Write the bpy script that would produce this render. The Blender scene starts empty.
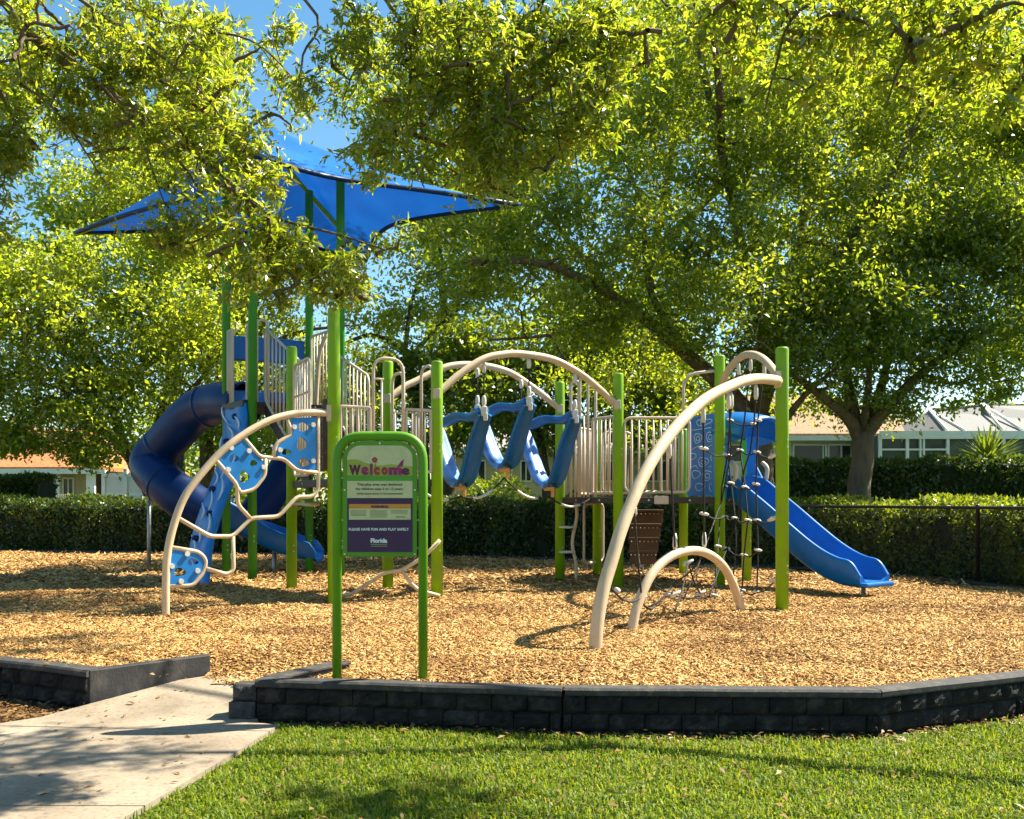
import bpy, bmesh, math, random
import numpy as np
from mathutils import Vector, Matrix

rng = np.random.default_rng(11)
random.seed(5)
EYE, FPX, CX, HY = 1.05, 1000.0, 512.0, 500.0
scene = bpy.context.scene
COL = scene.collection
LAWN = -0.22

def P(x, y, d):
    return Vector(((x-CX)/FPX*d, d, EYE-(y-HY)/FPX*d))

def on_plane(x, y, A, B):
    """point of the vertical plane through A and B (ground points) seen in that direction"""
    dx = (x-CX)/FPX
    bx, by = B[0]-A[0], B[1]-A[1]
    t = (A[0]*by-A[1]*bx)/(dx*by-bx)
    return Vector((t*dx, t, EYE-(y-HY)/FPX*t))

def srgb(r, g, b):
    f = lambda c: (c/255/12.92) if c/255 <= .04045 else ((c/255+.055)/1.055)**2.4
    return (f(r), f(g), f(b))

# ------------------------------------------------------------------ materials
def new_mat(name):
    m = bpy.data.materials.new(name); m.use_nodes = True
    nt = m.node_tree; nt.nodes.clear()
    return m, nt

def N(nt, t, **kw):
    n = nt.nodes.new(t)
    for k, v in kw.items():
        if hasattr(n, k): setattr(n, k, v)
        else: n.inputs[k].default_value = v
    return n

def ramp(nt, fac, cols):
    r = nt.nodes.new('ShaderNodeValToRGB')
    el = r.color_ramp.elements
    while len(el) < len(cols): el.new(.5)
    for e, (p, c) in zip(el, cols):
        e.position = p; e.color = (*c, 1)
    nt.links.new(fac, r.inputs[0])
    return r.outputs[0]

def solid(name, col, rough=.5, var=.12, vscale=6., bump=0., bscale=40., spec=.5, metal=0., stretch=(1, 1, 1), dirt=None, coat=0.):
    m, nt = new_mat(name); L = nt.links
    out = N(nt, 'ShaderNodeOutputMaterial'); b = N(nt, 'ShaderNodeBsdfPrincipled')
    tc = N(nt, 'ShaderNodeTexCoord'); mp = N(nt, 'ShaderNodeMapping'); mp.inputs['Scale'].default_value = stretch
    L.new(tc.outputs['Object'], mp.inputs[0])
    n = N(nt, 'ShaderNodeTexNoise'); n.inputs['Scale'].default_value = vscale; n.inputs['Detail'].default_value = 5
    L.new(mp.outputs[0], n.inputs['Vector'])
    lo = tuple(max(0, c*(1-var*1.6)) for c in col); hi = tuple(min(1, c*(1+var)) for c in col)
    cols = [(.28, lo), (.5, col), (.75, hi)]
    c = ramp(nt, n.outputs['Fac'], cols)
    if dirt:
        n2 = N(nt, 'ShaderNodeTexNoise'); n2.inputs['Scale'].default_value = dirt[1]; n2.inputs['Detail'].default_value = 8; n2.inputs['Roughness'].default_value = .65
        L.new(mp.outputs[0], n2.inputs['Vector'])
        f = ramp(nt, n2.outputs['Fac'], [(.5, (0, 0, 0)), (.72, (dirt[2],)*3)])
        mx = N(nt, 'ShaderNodeMix', data_type='RGBA'); L.new(f, mx.inputs[0]); L.new(c, mx.inputs[6]); mx.inputs[7].default_value = (*dirt[0], 1)
        c = mx.outputs[2]
    L.new(c, b.inputs['Base Color'])
    rr = N(nt, 'ShaderNodeMapRange'); rr.inputs[3].default_value = max(.05, rough-.08); rr.inputs[4].default_value = min(1, rough+.12)
    L.new(n.outputs['Fac'], rr.inputs[0]); L.new(rr.outputs[0], b.inputs['Roughness'])
    b.inputs['Metallic'].default_value = metal; b.inputs['Specular IOR Level'].default_value = spec
    b.inputs['Coat Weight'].default_value = coat
    if bump:
        nb = N(nt, 'ShaderNodeTexNoise'); nb.inputs['Scale'].default_value = bscale; nb.inputs['Detail'].default_value = 6
        L.new(mp.outputs[0], nb.inputs['Vector'])
        bp = N(nt, 'ShaderNodeBump'); bp.inputs['Strength'].default_value = bump; bp.inputs['Distance'].default_value = .02
        L.new(nb.outputs['Fac'], bp.inputs['Height']); L.new(bp.outputs[0], b.inputs['Normal'])
    L.new(b.outputs[0], out.inputs[0])
    return m

def leaf_mat(name, cols, trans, mix=.45, gloss=.07, hue=None, rough=.4):
    m, nt = new_mat(name); L = nt.links
    out = N(nt, 'ShaderNodeOutputMaterial')
    g = N(nt, 'ShaderNodeNewGeometry')
    k = len(cols)
    c = ramp(nt, g.outputs['Random Per Island'], [(i/(k-1), cc) for i, cc in enumerate(cols)])
    t = ramp(nt, g.outputs['Random Per Island'], [(i/(len(trans)-1), cc) for i, cc in enumerate(trans)])
    d = N(nt, 'ShaderNodeBsdfDiffuse'); tr = N(nt, 'ShaderNodeBsdfTranslucent'); gl = N(nt, 'ShaderNodeBsdfGlossy'); gl.inputs['Roughness'].default_value = rough
    gl.inputs['Color'].default_value = (.8, .85, .75, 1)
    L.new(c, d.inputs[0]); L.new(t, tr.inputs[0])
    m1 = N(nt, 'ShaderNodeMixShader'); m1.inputs[0].default_value = mix
    L.new(d.outputs[0], m1.inputs[1]); L.new(tr.outputs[0], m1.inputs[2])
    m2 = N(nt, 'ShaderNodeMixShader'); m2.inputs[0].default_value = gloss
    L.new(m1.outputs[0], m2.inputs[1]); L.new(gl.outputs[0], m2.inputs[2])
    L.new(m2.outputs[0], out.inputs[0])
    return m

def island_mat(name, cols, rough=.8, patch=None):
    m, nt = new_mat(name); L = nt.links
    out = N(nt, 'ShaderNodeOutputMaterial'); b = N(nt, 'ShaderNodeBsdfPrincipled'); b.inputs['Roughness'].default_value = rough
    b.inputs['Specular IOR Level'].default_value = .25
    g = N(nt, 'ShaderNodeNewGeometry')
    c = ramp(nt, g.outputs['Random Per Island'], cols)
    if patch:
        tc = N(nt, 'ShaderNodeTexCoord'); n = N(nt, 'ShaderNodeTexNoise'); n.inputs['Scale'].default_value = patch[0]; n.inputs['Detail'].default_value = 5; n.inputs['Roughness'].default_value = .6
        L.new(tc.outputs['Object'], n.inputs['Vector'])
        f = ramp(nt, n.outputs['Fac'], [(.36, patch[1]), (.50, (1, 1, 1)), (.66, patch[2])])
        mx = N(nt, 'ShaderNodeMix', data_type='RGBA'); mx.blend_type = 'MULTIPLY'; mx.inputs[0].default_value = 1
        L.new(c, mx.inputs[6]); L.new(f, mx.inputs[7]); c = mx.outputs[2]
    L.new(c, b.inputs['Base Color']); L.new(b.outputs[0], out.inputs[0])
    return m

M = {}
M['tall'] = None
M['lime'] = solid('lime_paint', (.20, .40, .003), .42, .07, 2.5, .03, 60, spec=.3, dirt=((.20, .22, .08), 9, .5))
M['tall'] = solid('emerald_paint', (.045, .27, .022), .42, .08, 2.5, .03, 60, spec=.3, dirt=((.12, .22, .06), 9, .35))
M['tan'] = solid('tan_paint', (.60, .455, .285), .42, .07, 3, .03, 70, dirt=((.36, .27, .17), 7, .4))
M['tanrail'] = solid('tan_rail_paint', (.58, .47, .335), .45, .06, 3)
M['blue'] = solid('blue_plastic', (.002, .125, .42), .38, .10, 2.2, .04, 90, spec=.4, dirt=((.05, .18, .43), 12, .35))
M['bluewall'] = solid('blue_wall_plastic', (.003, .18, .52), .4, .10, 3, .05, 60, dirt=((.06, .22, .55), 12, .3))
M['navy'] = solid('navy_plastic', (.0015, .022, .10), .4, .12, 2, .03, 60, spec=.25)
M['whiteline'] = solid('white_print', (.75, .78, .78), .5, .05)
M['deck'] = solid('brown_vinyl', (.045, .03, .024), .6, .2, 10, .2, 90)
M['brown'] = solid('brown_plastic', (.085, .045, .022), .45, .15, 6, .05)
M['rope'] = solid('black_rope', (.018, .018, .02), .8, .3, 40, .5, 300)
M['connector'] = solid('connector_plastic', (.62, .58, .50), .45, .1, 20)
M['clamp'] = solid('orange_tan_plastic', (.60, .30, .08), .45, .1, 20)
M['steel'] = solid('galvanised_steel', (.38, .38, .37), .45, .15, 12, .05, 80, metal=.6)
M['bolt'] = solid('zinc_bolt', (.6, .6, .55), .35, .1, 30, metal=.7)
M['black'] = solid('black_paint', (.012, .012, .013), .5, .2, 10)
M['charcoal'] = solid('charcoal_block', (.017, .0150, .0130), .85, .35, 14, .5, 120, dirt=((.11, .095, .075), 7, .5), spec=.3)
M['cap'] = solid('charcoal_cap', (.036, .033, .030), .75, .25, 10, .25, 150, dirt=((.20, .16, .11), 18, .45))
M['smoothwall'] = solid('charcoal_board', (.026, .024, .023), .65, .3, 5, .15, 90, stretch=(1, 1, .5), dirt=((.14, .12, .10), 6, .5))
M['bark'] = solid('oak_bark', (.13, .085, .05), .9, .35, 9, .9, 22, stretch=(1, 1, .3))
M['barkdark'] = solid('dark_bark', (.085, .06, .04), .9, .35, 9, .9, 22, stretch=(1, 1, .3))
M['wall_white'] = solid('white_stucco', (.72, .70, .65), .9, .05, 3, .1, 60)
M['wall_cream'] = solid('cream_stucco', (.55, .47, .33), .9, .08, 3, .1, 60)
M['wall_tan'] = solid('tan_stucco', (.50, .33, .18), .9, .08, 3, .1, 60)
M['roof_orange'] = solid('terracotta_shingle', (.40, .155, .05), .9, .3, 9, .6, 30, stretch=(1, 1, 3))
M['roof_tan'] = solid('tan_shingle', (.30, .19, .11), .9, .25, 9, .6, 30)
M['roof_grey'] = solid('grey_shingle', (.30, .27, .23), .9, .25, 9, .6, 30)
M['trimwhite'] = solid('white_trim', (.78, .78, .76), .5, .04)
M['screen'] = solid('insect_screen', (.10, .105, .10), .8, .2, 2)
M['screenroof'] = solid('pale_screen_roof', (.15, .15, .146), .7, .1, 1.2)
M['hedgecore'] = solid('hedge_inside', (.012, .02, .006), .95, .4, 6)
M['signgreen'] = solid('sign_green_paint', (.10, .27, .006), .4, .08, 3, spec=.35)
M['cream'] = solid('sign_cream', (.58, .53, .27), .6, .06, 25)
M['signlime'] = solid('sign_hill', (.36, .38, .04), .6, .1, 12)
M['signmid'] = solid('sign_band_green', (.09, .30, .02), .6, .05, 12)
M['purple'] = solid('sign_purple', (.046, .006, .058), .5, .08, 12)
M['orange'] = solid('sign_orange', (.65, .25, .03), .6, .06, 20)
M['magenta'] = solid('sign_magenta', (.27, .008, .10), .5, .25, 30)
M['red'] = solid('sign_red', (.33, .02, .03), .5, .2, 30)
M['plum'] = solid('sign_plum', (.10, .006, .05), .5, .2, 30)
M['ink'] = solid('sign_ink', (.05, .045, .03), .6, .05)
M['olive'] = solid('sign_small_print', (.26, .28, .12), .6, .05)
M['signwhite'] = solid('sign_white', (.75, .74, .70), .6, .03)
def glass_mat():
    m, nt = new_mat('window_glass')
    out = N(nt, 'ShaderNodeOutputMaterial'); b = N(nt, 'ShaderNodeBsdfPrincipled')
    b.inputs['Base Color'].default_value = (.03, .04, .045, 1); b.inputs['Roughness'].default_value = .12; b.inputs['Specular IOR Level'].default_value = .35
    nt.links.new(b.outputs[0], out.inputs[0]); return m
M['glass'] = glass_mat()
def fabric_mat():
    m, nt = new_mat('blue_shade_fabric'); L = nt.links
    out = N(nt, 'ShaderNodeOutputMaterial')
    tc = N(nt, 'ShaderNodeTexCoord'); n = N(nt, 'ShaderNodeTexNoise'); n.inputs['Scale'].default_value = 2; n.inputs['Detail'].default_value = 4
    L.new(tc.outputs['Object'], n.inputs['Vector'])
    c = ramp(nt, n.outputs['Fac'], [(.3, (.008, .15, .54)), (.7, (.014, .21, .64))])
    t = ramp(nt, n.outputs['Fac'], [(.3, (.002, .052, .28)), (.7, (.003, .075, .36))])
    d = N(nt, 'ShaderNodeBsdfDiffuse'); tr = N(nt, 'ShaderNodeBsdfTranslucent'); gl = N(nt, 'ShaderNodeBsdfGlossy'); gl.inputs['Roughness'].default_value = .45
    L.new(c, d.inputs[0]); L.new(t, tr.inputs[0])
    w = N(nt, 'ShaderNodeTexWave'); w.inputs['Scale'].default_value = 90
    L.new(tc.outputs['Object'], w.inputs['Vector'])
    bp = N(nt, 'ShaderNodeBump'); bp.inputs['Strength'].default_value = .1; L.new(w.outputs['Fac'], bp.inputs['Height']); L.new(bp.outputs[0], d.inputs['Normal'])
    m1 = N(nt, 'ShaderNodeMixShader'); m1.inputs[0].default_value = .4; L.new(d.outputs[0], m1.inputs[1]); L.new(tr.outputs[0], m1.inputs[2])
    m2 = N(nt, 'ShaderNodeMixShader'); m2.inputs[0].default_value = .06; L.new(m1.outputs[0], m2.inputs[1]); L.new(gl.outputs[0], m2.inputs[2])
    L.new(m2.outputs[0], out.inputs[0]); return m
M['fabric'] = fabric_mat()
def pod_mat():
    """opaque blue polyethylene of the hanging loops"""
    m, nt = new_mat('blue_pod_plastic'); L = nt.links
    out = N(nt, 'ShaderNodeOutputMaterial'); b = N(nt, 'ShaderNodeBsdfPrincipled')
    tc = N(nt, 'ShaderNodeTexCoord'); n = N(nt, 'ShaderNodeTexNoise'); n.inputs['Scale'].default_value = 5; n.inputs['Detail'].default_value = 5
    L.new(tc.outputs['Object'], n.inputs['Vector'])
    L.new(ramp(nt, n.outputs['Fac'], [(.3, (.002, .095, .30)), (.7, (.004, .14, .40))]), b.inputs['Base Color'])
    b.inputs['Roughness'].default_value = .3; b.inputs['Specular IOR Level'].default_value = .4
    L.new(b.outputs[0], out.inputs[0]); return m
M['pod'] = pod_mat()
M['pod_lit'] = solid('blue_pod_plastic_lit', (.10, .26, .60), .35, .5, 5, .03, 60, coat=.3)  # paler loop plastic: light on the inner face put into its colour

# ------------------------------------------------------------------ mesh helper
class MB:
    def __init__(s): s.v = []; s.f = []; s.s = []
    def add(s, vs, fs, smooth=False):
        o = len(s.v); s.v += [tuple(v) for v in vs]
        s.f += [tuple(i+o for i in f) for f in fs]; s.s += [smooth]*len(fs); return s
    def box(s, c, size, ax=None):
        c = Vector(c); hx, hy, hz = [k/2 for k in size]
        R = ax if ax is not None else Matrix.Identity(3)
        vs = [c+R@Vector((x*hx, y*hy, z*hz)) for x in (-1, 1) for y in (-1, 1) for z in (-1, 1)]
        return s.add(vs, [(0, 1, 3, 2), (4, 6, 7, 5), (0, 4, 5, 1), (2, 3, 7, 6), (0, 2, 6, 4), (1, 5, 7, 3)])
    def tube(s, pts, r, n=10, cap=True, smooth=True):
        pts = [Vector(p) for p in pts]; k = len(pts)
        rs = r if isinstance(r, (list, tuple)) else [r]*k
        t0 = (pts[1]-pts[0]).normalized()
        u = t0.orthogonal().normalized(); vs = []
        for i, p in enumerate(pts):
            t = (pts[min(i+1, k-1)]-pts[max(i-1, 0)])
            t = t.normalized() if t.length > 1e-9 else t0
            u = (u-t*u.dot(t)); u = u.normalized() if u.length > 1e-6 else t.orthogonal().normalized()
            w = t.cross(u)
            for j in range(n):
                a = 2*math.pi*j/n
                vs.append(p+(u*math.cos(a)+w*math.sin(a))*rs[i])
        fs = [(i*n+j, i*n+(j+1) % n, (i+1)*n+(j+1) % n, (i+1)*n+j) for i in range(k-1) for j in range(n)]
        s.add(vs, fs, smooth)
        if cap:
            o = len(s.v)-k*n
            s.f += [tuple(o+j for j in reversed(range(n))), tuple(o+(k-1)*n+j for j in range(n))]; s.s += [False, False]
        return s
    def lathe(s, base, prof, n=20, smooth=True):
        """profile of (radius, height) about a vertical axis"""
        b = Vector(base); vs = []
        for r, h in prof:
            for j in range(n):
                a = 2*math.pi*j/n; vs.append(b+Vector((r*math.cos(a), r*math.sin(a), h)))
        fs = [(i*n+j, i*n+(j+1) % n, (i+1)*n+(j+1) % n, (i+1)*n+j) for i in range(len(prof)-1) for j in range(n)]
        s.add(vs, fs, smooth); o = len(s.v)-len(prof)*n
        s.f += [tuple(o+j for j in reversed(range(n))), tuple(o+(len(prof)-1)*n+j for j in range(n))]; s.s += [False, smooth]
        return s
    def ball(s, c, r, n=8, sc=(1, 1, 1)):
        c = Vector(c); vs = []; m = max(4, n//2)
        for i in range(m+1):
            th = math.pi*i/m
            for j in range(n):
                a = 2*math.pi*j/n
                vs.append(c+Vector((r*sc[0]*math.sin(th)*math.cos(a), r*sc[1]*math.sin(th)*math.sin(a), r*sc[2]*math.cos(th))))
        return s.add(vs, [(i*n+j, (i+1)*n+j, (i+1)*n+(j+1) % n, i*n+(j+1) % n) for i in range(m) for j in range(n)], True)
    def grid(s, rows, closed=False, smooth=True):
        """rows of equal-length point lists"""
        k = len(rows[0]); vs = [p for r in rows for p in r]
        kk = k if closed else k-1
        fs = [(i*k+j, i*k+(j+1) % k, (i+1)*k+(j+1) % k, (i+1)*k+j) for i in range(len(rows)-1) for j in range(kk)]
        return s.add(vs, fs, smooth)
    def prism(s, outline, d):
        """closed outline of points extruded by vector d"""
        k = len(outline); d = Vector(d)
        vs = [Vector(p) for p in outline]+[Vector(p)+d for p in outline]
        fs = [tuple(reversed(range(k))), tuple(range(k, 2*k))]+[(i, (i+1) % k, k+(i+1) % k, k+i) for i in range(k)]
        return s.add(vs, fs)
    def build(s, name, mat, parent=None, bevel=0, solidify=0, weld=False):
        me = bpy.data.meshes.new(name); me.from_pydata(s.v, [], s.f)
        me.polygons.foreach_set('use_smooth', s.s); me.update()
        return link(name, me, mat, parent, bevel, solidify)

def build_each(mb, name, mat, parent=None, bevel=0):
    """one object for every connected piece"""
    n = len(mb.v); par = list(range(n))
    def find(i):
        while par[i] != i: par[i] = par[par[i]]; i = par[i]
        return i
    for f in mb.f:
        r0 = find(f[0])
        for i in f[1:]: par[find(i)] = r0
    groups = {}
    for f, s in zip(mb.f, mb.s): groups.setdefault(find(f[0]), []).append((f, s))
    out = []
    for fs in groups.values():
        idx = sorted({i for f, _ in fs for i in f}); mp = {i: j for j, i in enumerate(idx)}
        m = MB(); m.v = [mb.v[i] for i in idx]; m.f = [tuple(mp[i] for i in f) for f, _ in fs]; m.s = [s for _, s in fs]
        out.append(m.build(name, mat, parent, bevel))
    return out

def link(name, me, mat, parent=None, bevel=0, solidify=0):
    if not me.materials: me.materials.append(M[mat] if isinstance(mat, str) else mat)
    o = bpy.data.objects.new(name, me); COL.objects.link(o)
    if parent is not None:
        o.parent = parent
        if parent.type == 'EMPTY': o.matrix_parent_inverse = Matrix.Translation(-parent.location)
    if solidify:
        md = o.modifiers.new('thick', 'SOLIDIFY'); md.thickness = solidify; md.offset = 0
    if bevel:
        md = o.modifiers.new('soft', 'BEVEL'); md.width = bevel; md.segments = 2; md.limit_method = 'ANGLE'; md.angle_limit = math.radians(40)
    return o

def fast_mesh(name, verts, k):
    """verts: (n*k,3) array, one k-gon per k verts"""
    nv = len(verts); nf = nv//k
    me = bpy.data.meshes.new(name)
    me.vertices.add(nv); me.vertices.foreach_set('co', np.asarray(verts, dtype=np.float32).ravel())
    me.loops.add(nv); me.loops.foreach_set('vertex_index', np.arange(nv, dtype=np.int32))
    me.polygons.add(nf); me.polygons.foreach_set('loop_start', np.arange(0, nv, k, dtype=np.int32))
    me.update(calc_edges=True); return me

def fast_mesh_idx(name, verts, faces):
    nv = len(verts); nf, k = faces.shape
    me = bpy.data.meshes.new(name)
    me.vertices.add(nv); me.vertices.foreach_set('co', np.asarray(verts, dtype=np.float32).ravel())
    me.loops.add(nf*k); me.loops.foreach_set('vertex_index', faces.astype(np.int32).ravel())
    me.polygons.add(nf); me.polygons.foreach_set('loop_start', np.arange(0, nf*k, k, dtype=np.int32))
    me.update(calc_edges=True); return me

def tag(o, label=None, cat=None, group=None, kind=None):
    for k, v in (('label', label), ('category', cat), ('group', group), ('kind', kind)):
        if v: o[k] = v
    return o

def empty(name, loc, label, cat, group=None):
    o = bpy.data.objects.new(name, None); COL.objects.link(o); o.location = loc; o.empty_display_size = .2
    return tag(o, label, cat, group)

def spline(pts, m=6):
    """Catmull-Rom through points"""
    pts = [Vector(p) for p in pts]
    q = [pts[0]*2-pts[1]]+pts+[pts[-1]*2-pts[-2]]; out = []
    for i in range(1, len(q)-2):
        for j in range(m):
            t = j/m; a, b, c, d = q[i-1], q[i], q[i+1], q[i+2]
            out.append(.5*((2*b)+(c-a)*t+(2*a-5*b+4*c-d)*t*t+(3*b-a-3*c+d)*t**3))
    out.append(pts[-1]); return out

def rounded(pts, r, n=5):
    """polyline with rounded inner corners"""
    pts = [Vector(p) for p in pts]; out = [pts[0]]
    for i in range(1, len(pts)-1):
        a, b, c = pts[i-1], pts[i], pts[i+1]
        d1, d2 = (a-b), (c-b); rr = min(r, d1.length*.45, d2.length*.45)
        p, q = b+d1.normalized()*rr, b+d2.normalized()*rr
        for j in range(n+1):
            t = j/n; out.append(p*(1-t)**2+b*2*t*(1-t)+q*t*t)
    out.append(pts[-1]); return out

def curve_mesh(splines, thick):
    """flat plate from closed 2D outlines (first = outline, others = holes)"""
    cu = bpy.data.curves.new('plate', 'CURVE'); cu.dimensions = '2D'; cu.fill_mode = 'BOTH'; cu.extrude = thick/2
    for sp in splines:
        s = cu.splines.new('POLY'); s.points.add(len(sp)-1); s.use_cyclic_u = True
        for p, (x, y) in zip(s.points, sp): p.co = (x, y, 0, 1)
    o = bpy.data.objects.new('plate', cu); COL.objects.link(o)
    bpy.context.view_layer.update()
    me = bpy.data.meshes.new_from_object(o.evaluated_get(bpy.context.evaluated_depsgraph_get()))
    v = [p.co.copy() for p in me.vertices]; f = [tuple(p.vertices) for p in me.polygons]
    bpy.data.objects.remove(o); bpy.data.meshes.remove(me); bpy.data.curves.remove(cu)
    return v, f

def text_geo(txt, width=None, height=None, thick=.001, bold=0., spacing=1.):
    cu = bpy.data.curves.new('txt', 'FONT'); cu.body = txt; cu.align_x = 'LEFT'; cu.size = 1; cu.extrude = .5; cu.offset = bold; cu.space_character = spacing
    cu.resolution_u = 3
    o = bpy.data.objects.new('txt', cu); COL.objects.link(o); bpy.context.view_layer.update()
    me = bpy.data.meshes.new_from_object(o.evaluated_get(bpy.context.evaluated_depsgraph_get()))
    v = np.array([p.co[:] for p in me.vertices]); f = [tuple(p.vertices) for p in me.polygons]
    bpy.data.objects.remove(o); bpy.data.meshes.remove(me); bpy.data.curves.remove(cu)
    v[:, :2] -= v[:, :2].min(0); sz = v[:, :2].max(0)
    sx = width/sz[0] if width else height/sz[1]; sy = height/sz[1] if height else sx
    v[:, 0] *= sx; v[:, 1] *= sy; v[:, 2] *= thick
    return v, f

def ell(cx, cy, rx, ry, n=16, rot=0, wob=0):
    out = []
    for i in range(n):
        a = 2*math.pi*i/n; k = 1+wob*math.sin(3*a+1)
        x, y = rx*k*math.cos(a), ry*k*math.sin(a)
        out.append((cx+x*math.cos(rot)-y*math.sin(rot), cy+x*math.sin(rot)+y*math.cos(rot)))
    return out

def hnoise(x, y):
    """gentle unevenness of the wood-chip surface"""
    h = .018*np.sin(x*1.7+.6*np.sin(y*1.3))*np.cos(y*1.9+.5)+.010*np.sin(x*4.1+y*2.7)*np.sin(y*5.3-x*1.1)
    h = h-.11*np.exp(-(((x+1.80)/.50)**2+((y-6.42)/.42)**2))
    return h
# ------------------------------------------------------------------ vegetation
M['leaf_oak'] = leaf_mat('oak_leaf', [(.036, .070, .009), (.062, .108, .011), (.095, .145, .013), (.14, .17, .02)],
                         [(.27, .38, .012), (.43, .53, .014), (.60, .66, .025), (.74, .71, .05)], .6, .05)
M['leaf_dark'] = leaf_mat('dark_oak_leaf', [(.030, .062, .008), (.052, .095, .010), (.085, .13, .013)],
                          [(.25, .36, .010), (.42, .52, .013), (.62, .66, .03)], .56, .06)
M['leaf_bright'] = leaf_mat('bright_leaf', [(.058, .108, .012), (.09, .145, .014), (.135, .175, .018)],
                            [(.40, .52, .014), (.56, .64, .022), (.72, .74, .04)], .6, .06)
M['leaf_fore'] = leaf_mat('laurel_oak_leaf', [(.036, .075, .009), (.062, .11, .011), (.10, .145, .014), (.17, .15, .03)],
                          [(.25, .36, .010), (.41, .52, .013), (.60, .65, .022), (.68, .58, .05)], .58, .07, rough=.32)
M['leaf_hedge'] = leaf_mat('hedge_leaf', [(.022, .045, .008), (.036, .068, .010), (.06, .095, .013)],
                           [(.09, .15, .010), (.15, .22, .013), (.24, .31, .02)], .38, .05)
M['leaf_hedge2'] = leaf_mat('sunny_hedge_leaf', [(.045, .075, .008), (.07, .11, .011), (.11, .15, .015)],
                            [(.20, .27, .010), (.32, .39, .014), (.50, .52, .02)], .48, .05)  # brighter copy of the hedge leaf, sunlight put into its colour
M['leaf_yucca'] = leaf_mat('spiky_leaf', [(.12, .2, .015), (.2, .28, .03), (.3, .32, .05)], [(.3, .4, .02), (.42, .46, .04)], .4, .08)
M['grassblade'] = leaf_mat('grass_blade', [(.07, .125, .007), (.11, .175, .009), (.16, .215, .014), (.24, .22, .04)],
                           [(.20, .31, .008), (.30, .40, .012), (.40, .46, .02), (.46, .40, .05)], .45, .02, rough=.5)
M['litter'] = leaf_mat('dry_leaf', [(.14, .07, .025), (.24, .13, .05), (.32, .20, .08)], [(.15, .07, .02), (.25, .14, .04)], .2, .05)

def unit(a): return a/np.maximum(np.linalg.norm(a, axis=1, keepdims=True), 1e-9)

def leaf_verts(p, d, nrm, Ln, W):
    """diamond leaves folded along the midrib"""
    d = unit(d); s = unit(np.cross(d, nrm)); n = np.cross(s, d)
    Ln = Ln[:, None]; W = W[:, None]
    v = np.empty((len(p), 4, 3))
    v[:, 0] = p; v[:, 2] = p+d*Ln-n*Ln*.12
    m = p+d*Ln*.48
    v[:, 1] = m+s*W*.5+n*W*.18; v[:, 3] = m-s*W*.5+n*W*.18
    return v.reshape(-1, 3)

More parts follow.
